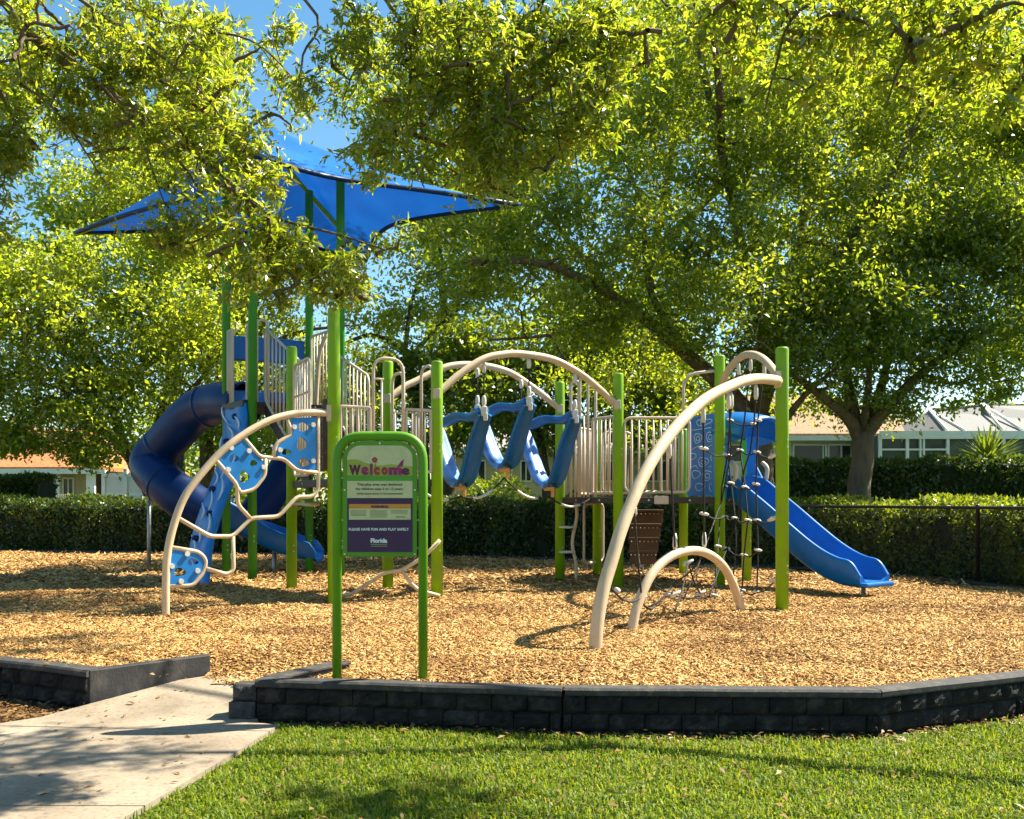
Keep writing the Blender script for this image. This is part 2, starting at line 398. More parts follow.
class Tree:
    def __init__(s, name, label, base, bark, leaf, seed, group=None, cat='tree', grow=True):
        s.r = np.random.default_rng(seed); s.root = empty(name, base, label, cat, group)
        s.bark, s.leaf = bark, leaf; s.wood = MB(); s.pts = []; s.rad = []; s.lv = []
    def limb(s, pts, r0, r1, n=9):
        pts = spline(pts, 5); k = len(pts)
        rs = [r0+(r1-r0)*(i/(k-1))**.8 for i in range(k)]
        pts = [p+Vector(s.r.normal(0, .05*r, 3)) if 0 < i < k-1 else p for i, (p, r) in enumerate(zip(pts, rs))]
        s.wood.tube(pts, rs, n)
        s.pts += [tuple(p) for p in pts]; s.rad += rs
    def sample(s, lobes, n, shell=.5):
        w = np.array([l[1][0]*l[1][1]*l[1][2]*(l[2] if len(l) > 2 else 1) for l in lobes])**.8; w = w/w.sum()
        idx = s.r.choice(len(lobes), n, p=w)
        d = unit(s.r.normal(size=(n, 3))); rr = s.r.random(n)**(shell)
        c = np.array([tuple(l[0]) for l in lobes])[idx]; R = np.array([l[1] for l in lobes])[idx]
        return c+d*R*rr[:, None]
    def branch(s, T, r_in, r_out, k, sides, droop=0., up=.12):
        A = np.array(s.pts); d = np.linalg.norm(A-T, axis=1)+np.maximum(0, A[:, 2]-T[2])*.5
        i = int(np.argmin(d)); a = Vector(s.pts[i]); b = Vector(T); ln = (b-a).length
        if ln < .05: return None
        mid = (a+b)/2+Vector((0, 0, up*ln-droop*0))+Vector(s.r.normal(0, .09*ln, 3))
        out = []
        for j in range(k+1):
            t = j/k; p = a*(1-t)**2+mid*2*t*(1-t)+b*t*t
            if 0 < j < k: p = p+Vector(s.r.normal(0, .02*ln, 3))
            p.z -= droop*ln*t*t
            out.append(p)
        r0 = min(s.rad[i]*.75, r_in); rs = [r0+(r_out-r0)*j/k for j in range(k+1)]
        s.wood.tube(out, rs, sides, cap=False)
        s.pts += [tuple(p) for p in out[1:]]; s.rad += rs[1:]
        return out
    def grow(s, lobes, n1, n2, nl, L=.085, W=.045, spread=.28, droop=0., shell=.5, up=.12, r1=.05, lift=.3, rosette=0):
        T1 = s.sample(lobes, n1, .45); base = np.array(s.pts)
        T1 = T1[np.argsort([np.linalg.norm(base-t, axis=1).min() for t in T1])]
        for t in T1: s.branch(t, r1, .014, 7, 5, 0, up)
        for t in s.sample(lobes, n2, shell):
            tw = s.branch(t, .014, .004, 4, 4, droop, up*.6)
            if tw is None: continue
            P_ = np.array([tuple(p) for p in tw]); n = int(nl*s.r.uniform(.5, 1.5))
            ln = np.linalg.norm(P_[-1]-P_[0]); dirv = (P_[-1]-P_[-3]); dirv = dirv/max(np.linalg.norm(dirv), 1e-6)
            if rosette:
                m = max(2, n//rosette); tt = s.r.uniform(.25, 1.0, m)
                c = np.stack([np.interp(tt, np.linspace(0, 1, len(P_)), P_[:, q]) for q in range(3)], 1)+s.r.normal(0, spread, (m, 3))
                ax = unit(dirv*1.0+s.r.normal(0, .6, (m, 3))+np.array([0, 0, -.25]))
                c = np.repeat(c, rosette, 0); ax = np.repeat(ax, rosette, 0); q = len(c)
                d = unit(ax*.7+s.r.normal(0, .75, (q, 3))); nr = unit(ax*.8+np.array([0, 0, .8])+s.r.normal(0, .3, (q, 3)))
                c = c+ax*s.r.uniform(-.03, .04, (q, 1))
            else:
                tt = s.r.uniform(.15, 1.05, n)
                c = np.stack([np.interp(tt, np.linspace(0, 1, len(P_)), P_[:, q]) for q in range(3)], 1)
                sp = spread*s.r.uniform(.5, 1.4)
                c = c+s.r.normal(0, sp, (n, 3))*np.array([1, 1, .55]); q = n
                d = unit(dirv*.5+s.r.normal(0, .8, (q, 3))+np.array([0, 0, -.15])); nr = unit(np.array([0, 0, lift])+s.r.normal(0, .65, (q, 3)))
            sz = s.r.uniform(.55, 1.4, q)
            s.lv.append(leaf_verts(c, d, nr, L*sz, W*sz))
    def done(s):
        s.wood.build('trunk', s.bark, s.root)
        link('crown', fast_mesh('crown', np.concatenate(s.lv), 4), s.leaf, s.root)

G_BACK = 'trees standing behind the playground hedge'
V = lambda x, y, d: P(x, y, d)
# big oak whose limb sweeps left behind the play structure
t = Tree('oak_tree', 'big spreading oak with thick limb sweeping left above the hanging blue loops', (4.75, 19, LAWN), 'bark', 'leaf_oak', 21, G_BACK)
tb = Vector((4.75, 19, LAWN))
t.limb([tb-Vector((0, 0, .1)), V(759, 500, 19), V(757, 450, 19), V(757, 412, 19)], .36, .25, 14)
t.limb([V(757, 425, 19), V(730, 393, 18.9), V(690, 357, 18.6), V(640, 315, 18.2), V(590, 283, 17.8), V(535, 262, 17.4), V(470, 262, 17)], .19, .05)
t.limb([V(757, 415, 19), V(764, 340, 19.2), V(742, 250, 19), V(722, 150, 19), V(700, 50, 19), V(690, -60, 19)], .17, .04)
t.limb([V(759, 418, 19), V(790, 330, 18.6), V(838, 255, 18.2), V(890, 180, 18.2), V(930, 90, 18.5)], .15, .04)
t.limb([V(764, 340, 19.2), V(800, 240, 20), V(815, 120, 20.5), V(830, 10, 20.5)], .10, .03)
t.limb([V(690, 357, 18.6), V(650, 290, 18.6), V(640, 200, 18.8), V(600, 110, 19)], .09, .025)
t.limb([V(757, 432, 19), V(780, 425, 18.4), V(805, 395, 17.9), V(840, 365, 17.4)], .11, .03)
t.limb([V(722, 150, 19), Vector((3.2, 16.0, 8.6)), Vector((2.2, 14, 9.2)), Vector((1.2, 12.4, 9.3))], .08, .02)  # unseen limb added to carry the shading leaf lobe
t.limb([V(640, 315, 18.2), V(600, 320, 18.5), V(550, 335, 18.8), V(490, 340, 19)], .07, .02)
L_ = [(V(470, 262, 17.5), (1.7, 1.5, .8)), (V(560, 215, 18), (2.0, 1.8, 1.7)), (V(600, 305, 18), (2.2, 1.8, 1.0)), (V(690, 250, 18), (2.4, 2.2, 1.9)),
      (V(640, 130, 18.5), (2.2, 2, 1.7)), (V(735, 110, 19), (2.3, 2.2, 2.1)), (V(820, 170, 18.5), (2.5, 2.2, 2.0)), (V(790, 305, 17.3), (2.2, 1.8, 1.5)), (V(640, 372, 20), (2.4, 1.5, .7), .8),
      (V(905, 100, 19.5), (2.6, 2.2, 2.0)), (V(760, -30, 19.5), (4.2, 3, 1.6)), (V(600, 40, 19), (1.7, 1.7, 1.0), .5), (V(900, 230, 18.2), (2.0, 1.8, 1.6)), (Vector((1.5, 12.8, 9.4)), (2.6, 1.2, .6), 5), (V(500, 185, 18.5), (1.5, 1.5, 1.1), .7), (V(450, 225, 18), (1.2, 1.2, .7), .6), (V(800, 405, 19.5), (1.6, 1.2, .45)), (V(700, 415, 20), (1.6, 1.2, .5), .8)]  # includes an unseen high lobe added to shade the wood chips
t.grow(L_, 120, 1150, 96, .098, .048, .24, r1=.06, shell=.6)
t.done()
# right oak between the two hedges
t = Tree('oak_tree', 'smaller oak whose trunk forks low between the two hedges behind the open slide', (6.46, 18.5, LAWN), 'bark', 'leaf_dark', 22, G_BACK)
t.limb([Vector((6.46, 18.5, LAWN-.1)), V(859, 505, 18.5), V(861, 470, 18.5), V(863, 432, 18.5)], .225, .20, 14)
t.limb([V(861, 440, 18.5), V(845, 415, 18.3), V(822, 397, 18), V(790, 372, 17.6), V(755, 350, 17.3)], .14, .03)
t.limb([V(861, 436, 18.5), V(848, 385, 18.6), V(850, 330, 18.5), V(862, 260, 18.5)], .13, .03)
t.limb([V(864, 438, 18.5), V(890, 405, 18.2), V(925, 370, 17.8), V(975, 338, 17.5), V(1020, 318, 17.2)], .14, .03)
t.limb([V(864, 432, 18.5), V(882, 385, 18.8), V(900, 310, 19), V(930, 240, 19)], .12, .03)
t.limb([V(862, 434, 18.5), V(868, 390, 18.2), V(872, 340, 17.6), V(880, 290, 17)], .09, .02)
L_ = [(V(800, 352, 17.5), (1.5, 1.2, .75)), (V(872, 320, 18), (2.0, 1.8, 1.2)), (V(955, 335, 17.6), (1.7, 1.5, .95)), (V(1010, 250, 18), (2.0, 1.8, 1.6)), (V(930, 245, 18.5), (1.8, 1.8, 1.2)),
      (V(1060, 330, 17.5), (1.7, 1.5, 1.1)), (V(905, 402, 18.2), (1.5, 1.2, .5), .8), (V(985, 385, 18), (1.2, 1, .45), .8), (V(1030, 130, 19), (2.2, 2, 1.8))]
t.grow(L_, 90, 800, 92, .092, .047, .23, r1=.045, shell=.6)
t.done()
# left tree leaning over the hedge
t = Tree('shade_tree', 'tree with dark leaning trunk beyond the hedge beside the tube slide elbow', (-8.5, 24.3, LAWN), 'barkdark', 'leaf_bright', 23, G_BACK)
t.limb([Vector((-8.45, 24.3, LAWN-.1)), V(156, 500, 24.2), V(140, 470, 24), V(122, 445, 23.6), V(95, 425, 23.2), V(55, 405, 22.8)], .30, .10, 12)
t.limb([V(140, 470, 24), V(160, 420, 24), V(172, 350, 24), V(165, 280, 24)], .16, .04)
t.limb([V(122, 445, 23.6), V(105, 380, 23.4), V(80, 320, 23.2), V(50, 260, 23)], .13, .03)
t.limb([V(160, 420, 24), V(200, 380, 23.6), V(240, 330, 23)], .09, .03)
L_ = [(V(55, 325, 23), (2.2, 2, 1.9)), (V(140, 290, 23.5), (2.2, 2, 1.8)), (V(105, 385, 23), (2.2, 1.8, 1.2)), (V(-40, 385, 23), (2.2, 2, 1.4)), (V(195, 345, 23.5), (1.6, 1.6, 1.6)),
      (V(60, 420, 22.4), (1.7, 1.2, .6), .8), (V(85, 450, 22.5), (1.0, .8, .28), 5), (V(25, 442, 22.3), (1.1, .8, .3), 5.), (V(-40, 290, 23), (2.2, 2, 1.8)), (V(125, 435, 23), (1.1, 1, .45), .5), (V(175, 235, 24), (1.5, 1.5, 1.0))]
t.grow(L_, 80, 850, 74, .118, .064, .26, r1=.05, shell=.6)
t.done()
# tree directly behind the tall tower
t = Tree('shade_tree', 'pale barked tree rising behind the tall tower and climbing wall', (-8.2, 27, LAWN), 'bark', 'leaf_bright', 24, G_BACK)
t.limb([Vector((-8.2, 27, LAWN-.1)), V(208, 490, 27), V(207, 440, 27), V(212, 395, 27)], .24, .17, 12)
t.limb([V(212, 400, 27), V(235, 330, 27), V(262, 250, 27), V(290, 170, 27)], .13, .04)
t.limb([V(212, 398, 27), V(195, 330, 27.5), V(190, 250, 27.5)], .11, .03)
t.limb([V(222, 370, 27), V(290, 335, 26.5), V(350, 325, 26)], .09, .03)
L_ = [(V(235, 330, 27), (2.0, 2, 1.8)), (V(290, 255, 27), (2.0, 2, 1.6)), (V(300, 375, 26.5), (2.0, 1.6, 1.4)), (V(205, 255, 27.5), (1.8, 1.8, 1.6)), (V(255, 190, 27), (1.8, 1.8, 1.2)), (V(345, 410, 27), (1.6, 1.5, 1.0)), (V(225, 430, 27), (1.7, 1.2, .8), .8), (V(120, 195, 27), (1.9, 1.6, 1.3), .8), (V(180, 155, 27), (1.7, 1.5, .9), .7), (V(360, 345, 26.5), (1.3, 1.3, .8), .6)]
t.grow(L_, 60, 740, 72, .122, .064, .27, r1=.04, shell=.6)
t.done()
# thin crowned tree with sky showing through
t = Tree('shade_tree', 'thin crowned tree with sky showing through, behind the hoop railings above the sign', (-2.6, 30, LAWN), 'barkdark', 'leaf_oak', 25, G_BACK)
t.limb([Vector((-2.6, 30, LAWN-.1)), V(424, 470, 30), V(420, 410, 30), V(405, 350, 30)], .20, .12, 10)
t.limb([V(408, 360, 30), V(440, 325, 30), V(470, 300, 30)], .09, .03)
t.limb([V(405, 350, 30), V(370, 335, 29.6), V(330, 350, 29), V(300, 352, 29)], .09, .03)
t.limb([V(405, 350, 30), V(412, 300, 30), V(430, 260, 30)], .08, .03)
L_ = [(V(385, 385, 30), (2.2, 1.8, 1.0)), (V(440, 365, 30), (2.0, 1.8, .9)), (V(470, 290, 30), (1.6, 1.6, 1.2), .7), (V(395, 315, 30), (2.2, 1.8, .9), .4), (V(470, 410, 30), (2.2, 1.8, .9)), (V(355, 440, 30), (1.9, 1.4, .8)), (V(280, 440, 30), (1.9, 1.4, .8)), (V(425, 265, 30), (1.6, 1.6, .8), .5)]
t.grow(L_, 60, 430, 50, .15, .08, .32, r1=.035)
t.done()
# darker trees in the middle distance
t = Tree('shade_tree', 'dark slender trunked tree behind the three hanging blue loops', (1.0, 28, LAWN), 'barkdark', 'leaf_dark', 26, G_BACK)
t.limb([Vector((1.0, 28, LAWN-.1)), V(546, 480, 28), V(540, 440, 28), V(528, 400, 28), V(515, 360, 28)], .17, .06, 9)
t.limb([Vector((1.15, 28, LAWN-.1)), V(556, 470, 28), V(562, 430, 28), V(590, 380, 28), V(615, 340, 28)], .13, .05, 9)
L_ = [(V(505, 385, 28), (2.0, 1.8, 1.1)), (V(570, 365, 28), (2.2, 2, 1.3)), (V(640, 375, 28), (2.0, 1.8, 1.1)), (V(470, 345, 28), (1.4, 1.4, 1.0)), (V(690, 400, 28), (1.7, 1.5, 1.0)), (V(545, 425, 28), (2.4, 1.4, .7)), (V(460, 430, 27), (1.6, 1.2, .6)), (V(640, 435, 27), (2.0, 1.3, .55), .8), (V(620, 320, 28), (2, 1.8, 1.0))]
t.grow(L_, 60, 640, 52, .15, .085, .32, r1=.04)
t.done()
# tree filling the view behind the right side
t = Tree('oak_tree', 'tall oak rising behind the pale roofed screen enclosure', (16.3, 27, LAWN), 'bark', 'leaf_oak', 27, G_BACK)
t.limb([Vector((16.3, 27, LAWN-.1)), V(1110, 400, 27), V(1060, 300, 27), V(1000, 210, 27)], .30, .14, 10)
t.limb([V(1040, 270, 27), V(960, 200, 27), V(900, 120, 27)], .14, .04)
t.limb([V(985, 210, 27), V(1000, 120, 27), V(1020, 20, 27)], .12, .04)
L_ = [(V(960, 160, 27), (3.0, 2.5, 2.4)), (V(1020, 240, 27), (2.6, 2.2, 1.8)), (V(1010, 60, 27), (3.0, 2.5, 2.2)), (V(900, 60, 27), (2.8, 2.4, 2.2)), (V(1050, 150, 27), (2.5, 2, 2)), (V(1000, 340, 27), (2.5, 2, 1.3)), (V(870, 200, 27), (2.2, 2, 1.8))]
t.grow(L_, 60, 700, 50, .155, .085, .36, r1=.05)
t.done()

# taller trees farther back that close the sky behind the front row
t = Tree('shade_tree', 'tall pale green tree standing farthest back behind the big spreading oak', (3.6, 33, LAWN), 'barkdark', 'leaf_bright', 28, G_BACK)
t.limb([Vector((3.6, 33, LAWN-.1)), V(622, 430, 33), V(640, 330, 33), V(660, 220, 33), V(680, 100, 33)], .34, .10, 10)
t.limb([V(640, 330, 33), V(560, 230, 33), V(500, 140, 33)], .15, .05); t.limb([V(655, 250, 33), V(760, 150, 33), V(850, 60, 33)], .15, .05)
L_ = [(V(530, 150, 33), (3.4, 2.5, 3.0)), (V(620, 90, 33), (3.6, 2.5, 3.2)), (V(740, 110, 33), (4.0, 2.5, 3.4)), (V(690, 280, 33), (4.0, 2.5, 3.0)), (V(560, 300, 33), (3.2, 2.5, 2.0)), (V(860, 80, 33), (3.4, 2.5, 3.0)), (V(820, 270, 33), (3.6, 2.5, 2.8)), (V(690, 0, 33), (4.5, 2.5, 2.2))]
t.grow(L_, 90, 900, 56, .20, .11, .40, r1=.05); t.done()
t = Tree('shade_tree', 'tall pale green tree rising behind the blue shade canopy', (-10.4, 31, LAWN), 'barkdark', 'leaf_bright', 29, G_BACK)
t.limb([Vector((-10.4, 31, LAWN-.1)), V(176, 430, 31), V(170, 330, 31), V(155, 230, 31), V(150, 150, 31)], .30, .10, 10)
t.limb([V(165, 290, 31), V(110, 230, 31), V(80, 190, 31)], .12, .04); t.limb([V(160, 260, 31), V(220, 190, 31), V(270, 150, 31)], .12, .04)
L_ = [(V(115, 215, 31), (2.3, 2, 1.6)), (V(185, 150, 31), (2.3, 2, 1.9)), (V(130, 130, 31), (1.5, 1.5, 1.3), .7), (V(245, 165, 31), (1.8, 1.8, 1.6), .8), (V(40, 265, 31), (1.8, 1.8, 1.0)), (V(10, 90, 31), (2.0, 2, 2.4), .7), (V(190, 60, 31), (2.0, 2, 1.4), .5)]
t.grow(L_, 70, 520, 54, .18, .10, .36, r1=.04); t.done()
t = Tree('shade_tree', 'tall airy tree between the shade canopy and the big spreading oak', (-2.2, 34, LAWN), 'barkdark', 'leaf_oak', 30, G_BACK)
t.limb([Vector((-2.2, 34, LAWN-.1)), V(450, 430, 34), V(446, 330, 34), V(435, 220, 34), V(420, 110, 34)], .26, .07, 10)
t.limb([V(446, 330, 34), V(480, 250, 34), V(500, 180, 34)], .10, .03); t.limb([V(440, 270, 34), V(400, 200, 34), V(370, 140, 34)], .10, .03)
L_ = [(V(430, 190, 34), (2.6, 2, 2.4)), (V(385, 110, 34), (2.4, 2, 2.2), .8), (V(460, 70, 34), (2.8, 2, 2.4)), (V(500, 220, 34), (2.0, 2, 1.6)), (V(420, 320, 34), (2.0, 2, .8), .4)]
t.grow(L_, 60, 380, 54, .19, .10, .36, r1=.04); t.done()

# overhanging trees in front: their trunks stand outside the frame
G_FRONT = 'trees whose branches hang into the top of the view'
t = Tree('oak_tree', 'near laurel oak with drooping yellow green sprays in front of the blue shade canopy', (-6.6, 6.9, LAWN), 'bark', 'leaf_fore', 31, G_FRONT)
t.limb([Vector((-6.6, 6.9, LAWN-.1)), Vector((-6.5, 6.9, 1.5)), Vector((-6.3, 6.8, 3.2))], .34, .26, 14)
t.limb([Vector((-6.3, 6.8, 3.1)), Vector((-5.2, 6.5, 4.3)), V(-60, -40, 6.3), V(40, 45, 6.2), V(120, 100, 6.1), V(175, 140, 6.0), V(240, 190, 5.9), V(285, 240, 5.8)], .045, .006, 8)
t.limb([V(50, 40, 6.2), V(95, 60, 6.4), V(150, 75, 6.5), V(215, 120, 6.5)], .03, .008, 6)
t.limb([V(-60, -40, 6.3), V(10, 110, 6.4), V(40, 150, 6.3)], .03, .008, 6)
t.limb([Vector((-6.3, 6.8, 3.1)), Vector((-4.6, 6.9, 4.9)), Vector((-2.6, 5.6, 4.6)), Vector((-.8, 5.35, 4.2)), Vector((.3, 5.3, 4.0)), Vector((1.0, 5.3, 3.85))], .13, .008, 9)
t.limb([Vector((-2.2, 5.6, 4.5)), V(305, 0, 5.3), V(303, 55, 5.3), V(298, 85, 5.3)], .012, .004, 5)
t.limb([Vector((-1.6, 5.5, 4.35)), V(345, 0, 5.3), V(362, 50, 5.3), V(350, 80, 5.3)], .012, .004, 5)
t.limb([Vector((-1.1, 5.4, 4.25)), V(400, 20, 5.3), V(410, 80, 5.3), V(406, 125, 5.3)], .016, .004, 5)
t.limb([Vector((-.6, 5.35, 4.15)), V(450, 20, 5.3), V(474, 95, 5.3), V(485, 150, 5.3)], .018, .004, 5)
t.limb([Vector((.1, 5.3, 4.02)), V(540, 10, 5.3), V(550, 90, 5.3), V(560, 150, 5.3)], .018, .004, 5)
t.limb([Vector((-5.2, 6.5, 4.3)), Vector((-4.2, 5.3, 4.9)), Vector((-3.0, 4.4, 5.0)), Vector((-1.8, 3.9, 5.0))], .09, .03, 8)
for pts in ([V(-40, 5, 6.2), V(60, 50, 6.1), V(130, 120, 6.0), V(165, 205, 5.9)], [V(-30, 60, 6.3), V(50, 105, 6.2), V(110, 190, 6.1)], [V(20, -40, 6.2), V(110, 20, 6.2), V(190, 80, 6.1), V(245, 150, 6.0)],
            [V(120, 100, 6.1), V(190, 175, 6.0), V(215, 235, 5.9)], [V(200, 170, 5.95), V(270, 215, 5.9), V(340, 235, 5.8), V(385, 250, 5.8)], [V(240, 190, 5.9), V(265, 250, 5.8), V(310, 290, 5.8)], [V(60, -40, 6.3), V(160, 20, 6.3), V(250, 40, 6.3), V(300, 85, 6.2)]):
    t.limb(pts, .014, .004, 6)
L_ = [(V(40, 35, 6.2), (.75, .6, .45)), (V(130, 60, 6.3), (.70, .6, .42)), (V(210, 60, 6.6), (.5, .5, .38), .7), (V(170, 130, 6.1), (.40, .4, .33), 1.), (V(232, 175, 6.0), (.32, .35, .38), 1.4),
      (V(255, 255, 5.8), (.28, .3, .34), 1.6), (V(312, 262, 5.8), (.40, .3, .26), 1.5), (V(295, 205, 5.9), (.25, .3, .2), .8), (V(5, 150, 6.2), (.20, .35, .42), 1.2), (V(0, 225, 6.2), (.12, .3, .22)), (V(200, 215, 5.9), (.28, .3, .28), .9), (V(95, 120, 6.3), (.35, .4, .3), .8), (V(340, 285, 5.8), (.22, .3, .2), .9), (V(390, 240, 5.8), (.18, .2, .14), .7), (V(225, 125, 6.0), (.25, .3, .22), 1.3), (V(285, 75, 6.2), (.2, .3, .35), .8), (V(165, 220, 5.9), (.2, .3, .2), .8)]
t.grow(L_, 60, 380, 80, .054, .0155, .05, droop=.38, up=.05, r1=.010, rosette=7)
L_ = [(V(400, 30, 5.3), (0.39, 0.43, 0.34)), (V(470, 75, 5.3), (0.47, 0.43, 0.43)), (V(545, 70, 5.3), (0.47, 0.43, 0.47)), (V(600, 40, 5.3), (0.34, 0.34, 0.36)), (V(425, 135, 5.3), (0.26, 0.30, 0.21), .9), (V(500, 160, 5.3), (0.28, 0.30, 0.21), .9), (V(370, 150, 5.3), (.20, .25, .14), .8), (V(375, 105, 5.3), (0.19, 0.26, 0.26), .6), (V(585, 130, 5.3), (0.19, 0.26, 0.19), .8), (V(303, 85, 5.3), (0.12, 0.17, 0.26), .6), (V(345, 45, 5.3), (0.17, 0.26, 0.21), .8)]
t.grow(L_, 54, 340, 84, .047, .0140, .045, droop=.38, up=.05, r1=.010, rosette=7)
# leafy part of the same crown above the frame, shaped for the shade it casts
L_ = [(Vector((-2.6, 4.6, 5.0)), (1.3, .9, .5)), (Vector((-1.0, 4.2, 4.9)), (1.1, .7, .4)), (Vector((-5.9, 6.6, 5.0)), (1.3, 1.3, .8))]
t.grow(L_, 40, 150, 80, .075, .026, .07, droop=.15, up=.08, r1=.02, rosette=7)
t.done()
t = Tree('oak_tree', 'near oak with broad sprays hanging above the net climber and open slide', (6.4, 5.0, LAWN), 'bark', 'leaf_fore', 32, G_FRONT)
t.limb([Vector((6.4, 5.0, LAWN-.1)), Vector((6.3, 5.0, 1.6)), Vector((6.0, 5.1, 3.4))], .30, .22, 12)
t.limb([Vector((6.0, 5.1, 3.3)), Vector((4.4, 4.5, 3.5)), Vector((3.0, 3.9, 3.2)), Vector((2.0, 3.75, 3.05)), Vector((.8, 3.7, 2.95))], .045, .006, 8)
t.limb([Vector((2.4, 3.8, 3.12)), V(960, 10, 3.75), V(905, 60, 3.7), V(885, 110, 3.7)], .010, .003, 5)
t.limb([Vector((1.4, 3.72, 3.0)), V(800, 10, 3.7), V(775, 70, 3.7), V(765, 110, 3.7)], .010, .003, 5)
t.limb([Vector((2.8, 3.88, 3.18)), V(1040, 60, 3.75), V(1000, 120, 3.7)], .010, .003, 5)
t.limb([Vector((4.4, 4.5, 3.5)), Vector((3.2, 5.2, 3.8)), V(985, 30, 5.3), V(930, 75, 5.3)], .03, .004, 6)
L_ = [(V(780, 15, 3.7), (.36, .3, .15)), (V(870, 25, 3.7), (.32, .3, .18)), (V(960, 30, 3.7), (.28, .3, .22)), (V(825, 65, 3.7), (.18, .25, .12), .7), (V(715, 10, 3.8), (.2, .25, .10), .7), (V(1010, 80, 3.7), (.15, .2, .18), .8), (V(770, 80, 3.7), (.08, .2, .10), .7), (V(900, 85, 3.7), (.12, .2, .10), .7), (V(945, 60, 5.3), (.38, .35, .22), .7), (V(900, 30, 5.3), (.35, .35, .15), .6)]
t.grow(L_, 40, 210, 60, .042, .0165, .04, droop=.22, up=.05, r1=.010, rosette=6)
t.limb([Vector((6.0, 5.1, 3.3)), Vector((4.6, 6.8, 5.2)), Vector((2.8, 8.3, 6.4)), Vector((1.0, 9.3, 6.8))], .06, .012, 8)
t.limb([Vector((4.6, 6.8, 5.2)), Vector((3.0, 6.7, 5.35)), Vector((1.3, 6.6, 5.2))], .06, .02, 8)
L_ = [(Vector((1.2, 9.3, 6.9)), (1.5, .9, .35)), (Vector((1.5, 6.6, 5.25)), (1.2, .7, .3))]  # unseen leaf lobes added above the frame to dapple path and chips
t.grow(L_, 24, 130, 60, .06, .024, .08, droop=.10, up=.06, r1=.012, rosette=6)
L_ = [(Vector((7.4, 5.4, 4.6)), (1.2, 1.2, .7))]
t.grow(L_, 20, 60, 60, .08, .035, .08, droop=.12, up=.08, r1=.02, rosette=6)
t.done()

# ------------------------------------------------------------------ hedges
HC = spline([(-17, 21.7, 0), (-10.3, 20.2, 0), (-5.5, 19.2, 0), (-1.1, 18.1, 0), (2.6, 16.4, 0), (5.0, 14.1, 0), (5.9, 11.4, 0), (6.35, 9.3, 0), (6.6, 7.7, 0)], 10)
def normal_out(path, i):
    a = path[max(0, i-1)]; b = path[min(len(path)-1, i+1)]; t_ = (b-a).normalized()
    return Vector((-t_.y, t_.x, 0))
def offset(path, d): return [p+normal_out(path, i)*d for i, p in enumerate(path)]
def hedge(name, label, path, width, z0, z1, n, L, W, leaf, seed, ragged=.085):
    r = np.random.default_rng(seed)
    c = path[len(path)//2]; root = empty(name, (c.x, c.y, z0), label, 'hedge')
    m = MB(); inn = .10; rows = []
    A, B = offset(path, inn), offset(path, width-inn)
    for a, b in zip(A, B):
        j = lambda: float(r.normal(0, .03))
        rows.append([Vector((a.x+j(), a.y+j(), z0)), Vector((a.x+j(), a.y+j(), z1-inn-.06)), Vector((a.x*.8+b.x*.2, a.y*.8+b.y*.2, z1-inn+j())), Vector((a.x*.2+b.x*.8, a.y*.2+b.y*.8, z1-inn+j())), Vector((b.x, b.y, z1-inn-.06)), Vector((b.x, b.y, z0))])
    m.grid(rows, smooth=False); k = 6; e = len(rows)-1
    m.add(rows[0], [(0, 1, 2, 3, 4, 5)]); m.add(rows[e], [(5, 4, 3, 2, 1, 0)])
    m.build('branches', 'hedgecore', root)  # solid dark core filling the hedge behind its leaves
    pa = np.array([tuple(p) for p in path]); no = np.array([tuple(normal_out(path, i)) for i in range(len(path))])
    seg = np.linalg.norm(np.diff(pa, axis=0), axis=1); cum = np.concatenate([[0], np.cumsum(seg)])
    D = pa[:, 1]; dens = 1/np.maximum(D, 6)**1.0
    u = r.random(n)*cum[-1]
    H = z1-z0; per = H+width*.8+H*.35
    s = r.random(n)*per
    px = np.interp(u, cum, pa[:, 0]); py = np.interp(u, cum, pa[:, 1]); nx = np.interp(u, cum, no[:, 0]); ny = np.interp(u, cum, no[:, 1])
    lump = .05*np.sin(u*2.3)+.045*np.sin(u*5.1+1)+.03*np.sin(u*11.7+2)
    top = ragged*(np.sin(u*3.1+.4)*.6+np.sin(u*7.9)*.5+np.sin(u*17.)*.4)
    front = s < H; topm = (s >= H) & (s < H+width*.8)
    zz = np.where(front, z0+s, np.where(topm, z1+top, z0+H-(s-H-width*.8)))
    bulge = .05*np.sin(zz*6+u*3)+lump
    off = np.where(front, -bulge, np.where(topm, (s-H)/.8, width+.03))
    jit = np.abs(r.normal(0, .06, n))-.03
    off = off+np.where(front, jit, np.where(topm, 0, -jit)); zz = zz-np.where(topm, jit, 0)+r.normal(0, .015, n)
    zz = np.minimum(zz, z1+top+.03)
    p = np.stack([px+nx*off, py+ny*off, zz], 1)
    outv = np.where(front[:, None], np.stack([-nx, -ny, np.full(n, .45)], 1), np.where(topm[:, None], np.array([0, 0, 1.]), np.stack([nx, ny, np.full(n, .4)], 1)))
    d = unit(outv*.55+r.normal(0, .6, (n, 3))+np.array([0, 0, .35])); nr = unit(outv+r.normal(0, .55, (n, 3)))
    sz = r.uniform(.6, 1.25, n)
    link('foliage', fast_mesh('foliage', leaf_verts(p, d, nr, L*sz, W*sz), 4), leaf, root)
    return root
iR = next(i for i, p in enumerate(HC) if p.x > 2.4)
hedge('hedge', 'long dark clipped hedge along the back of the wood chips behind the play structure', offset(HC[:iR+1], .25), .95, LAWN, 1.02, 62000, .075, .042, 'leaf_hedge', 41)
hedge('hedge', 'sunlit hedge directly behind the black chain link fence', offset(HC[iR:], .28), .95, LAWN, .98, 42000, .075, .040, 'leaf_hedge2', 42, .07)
H2 = [Vector((6.2+i*.5, 25.5-i*.22, 0)) for i in range(26)]
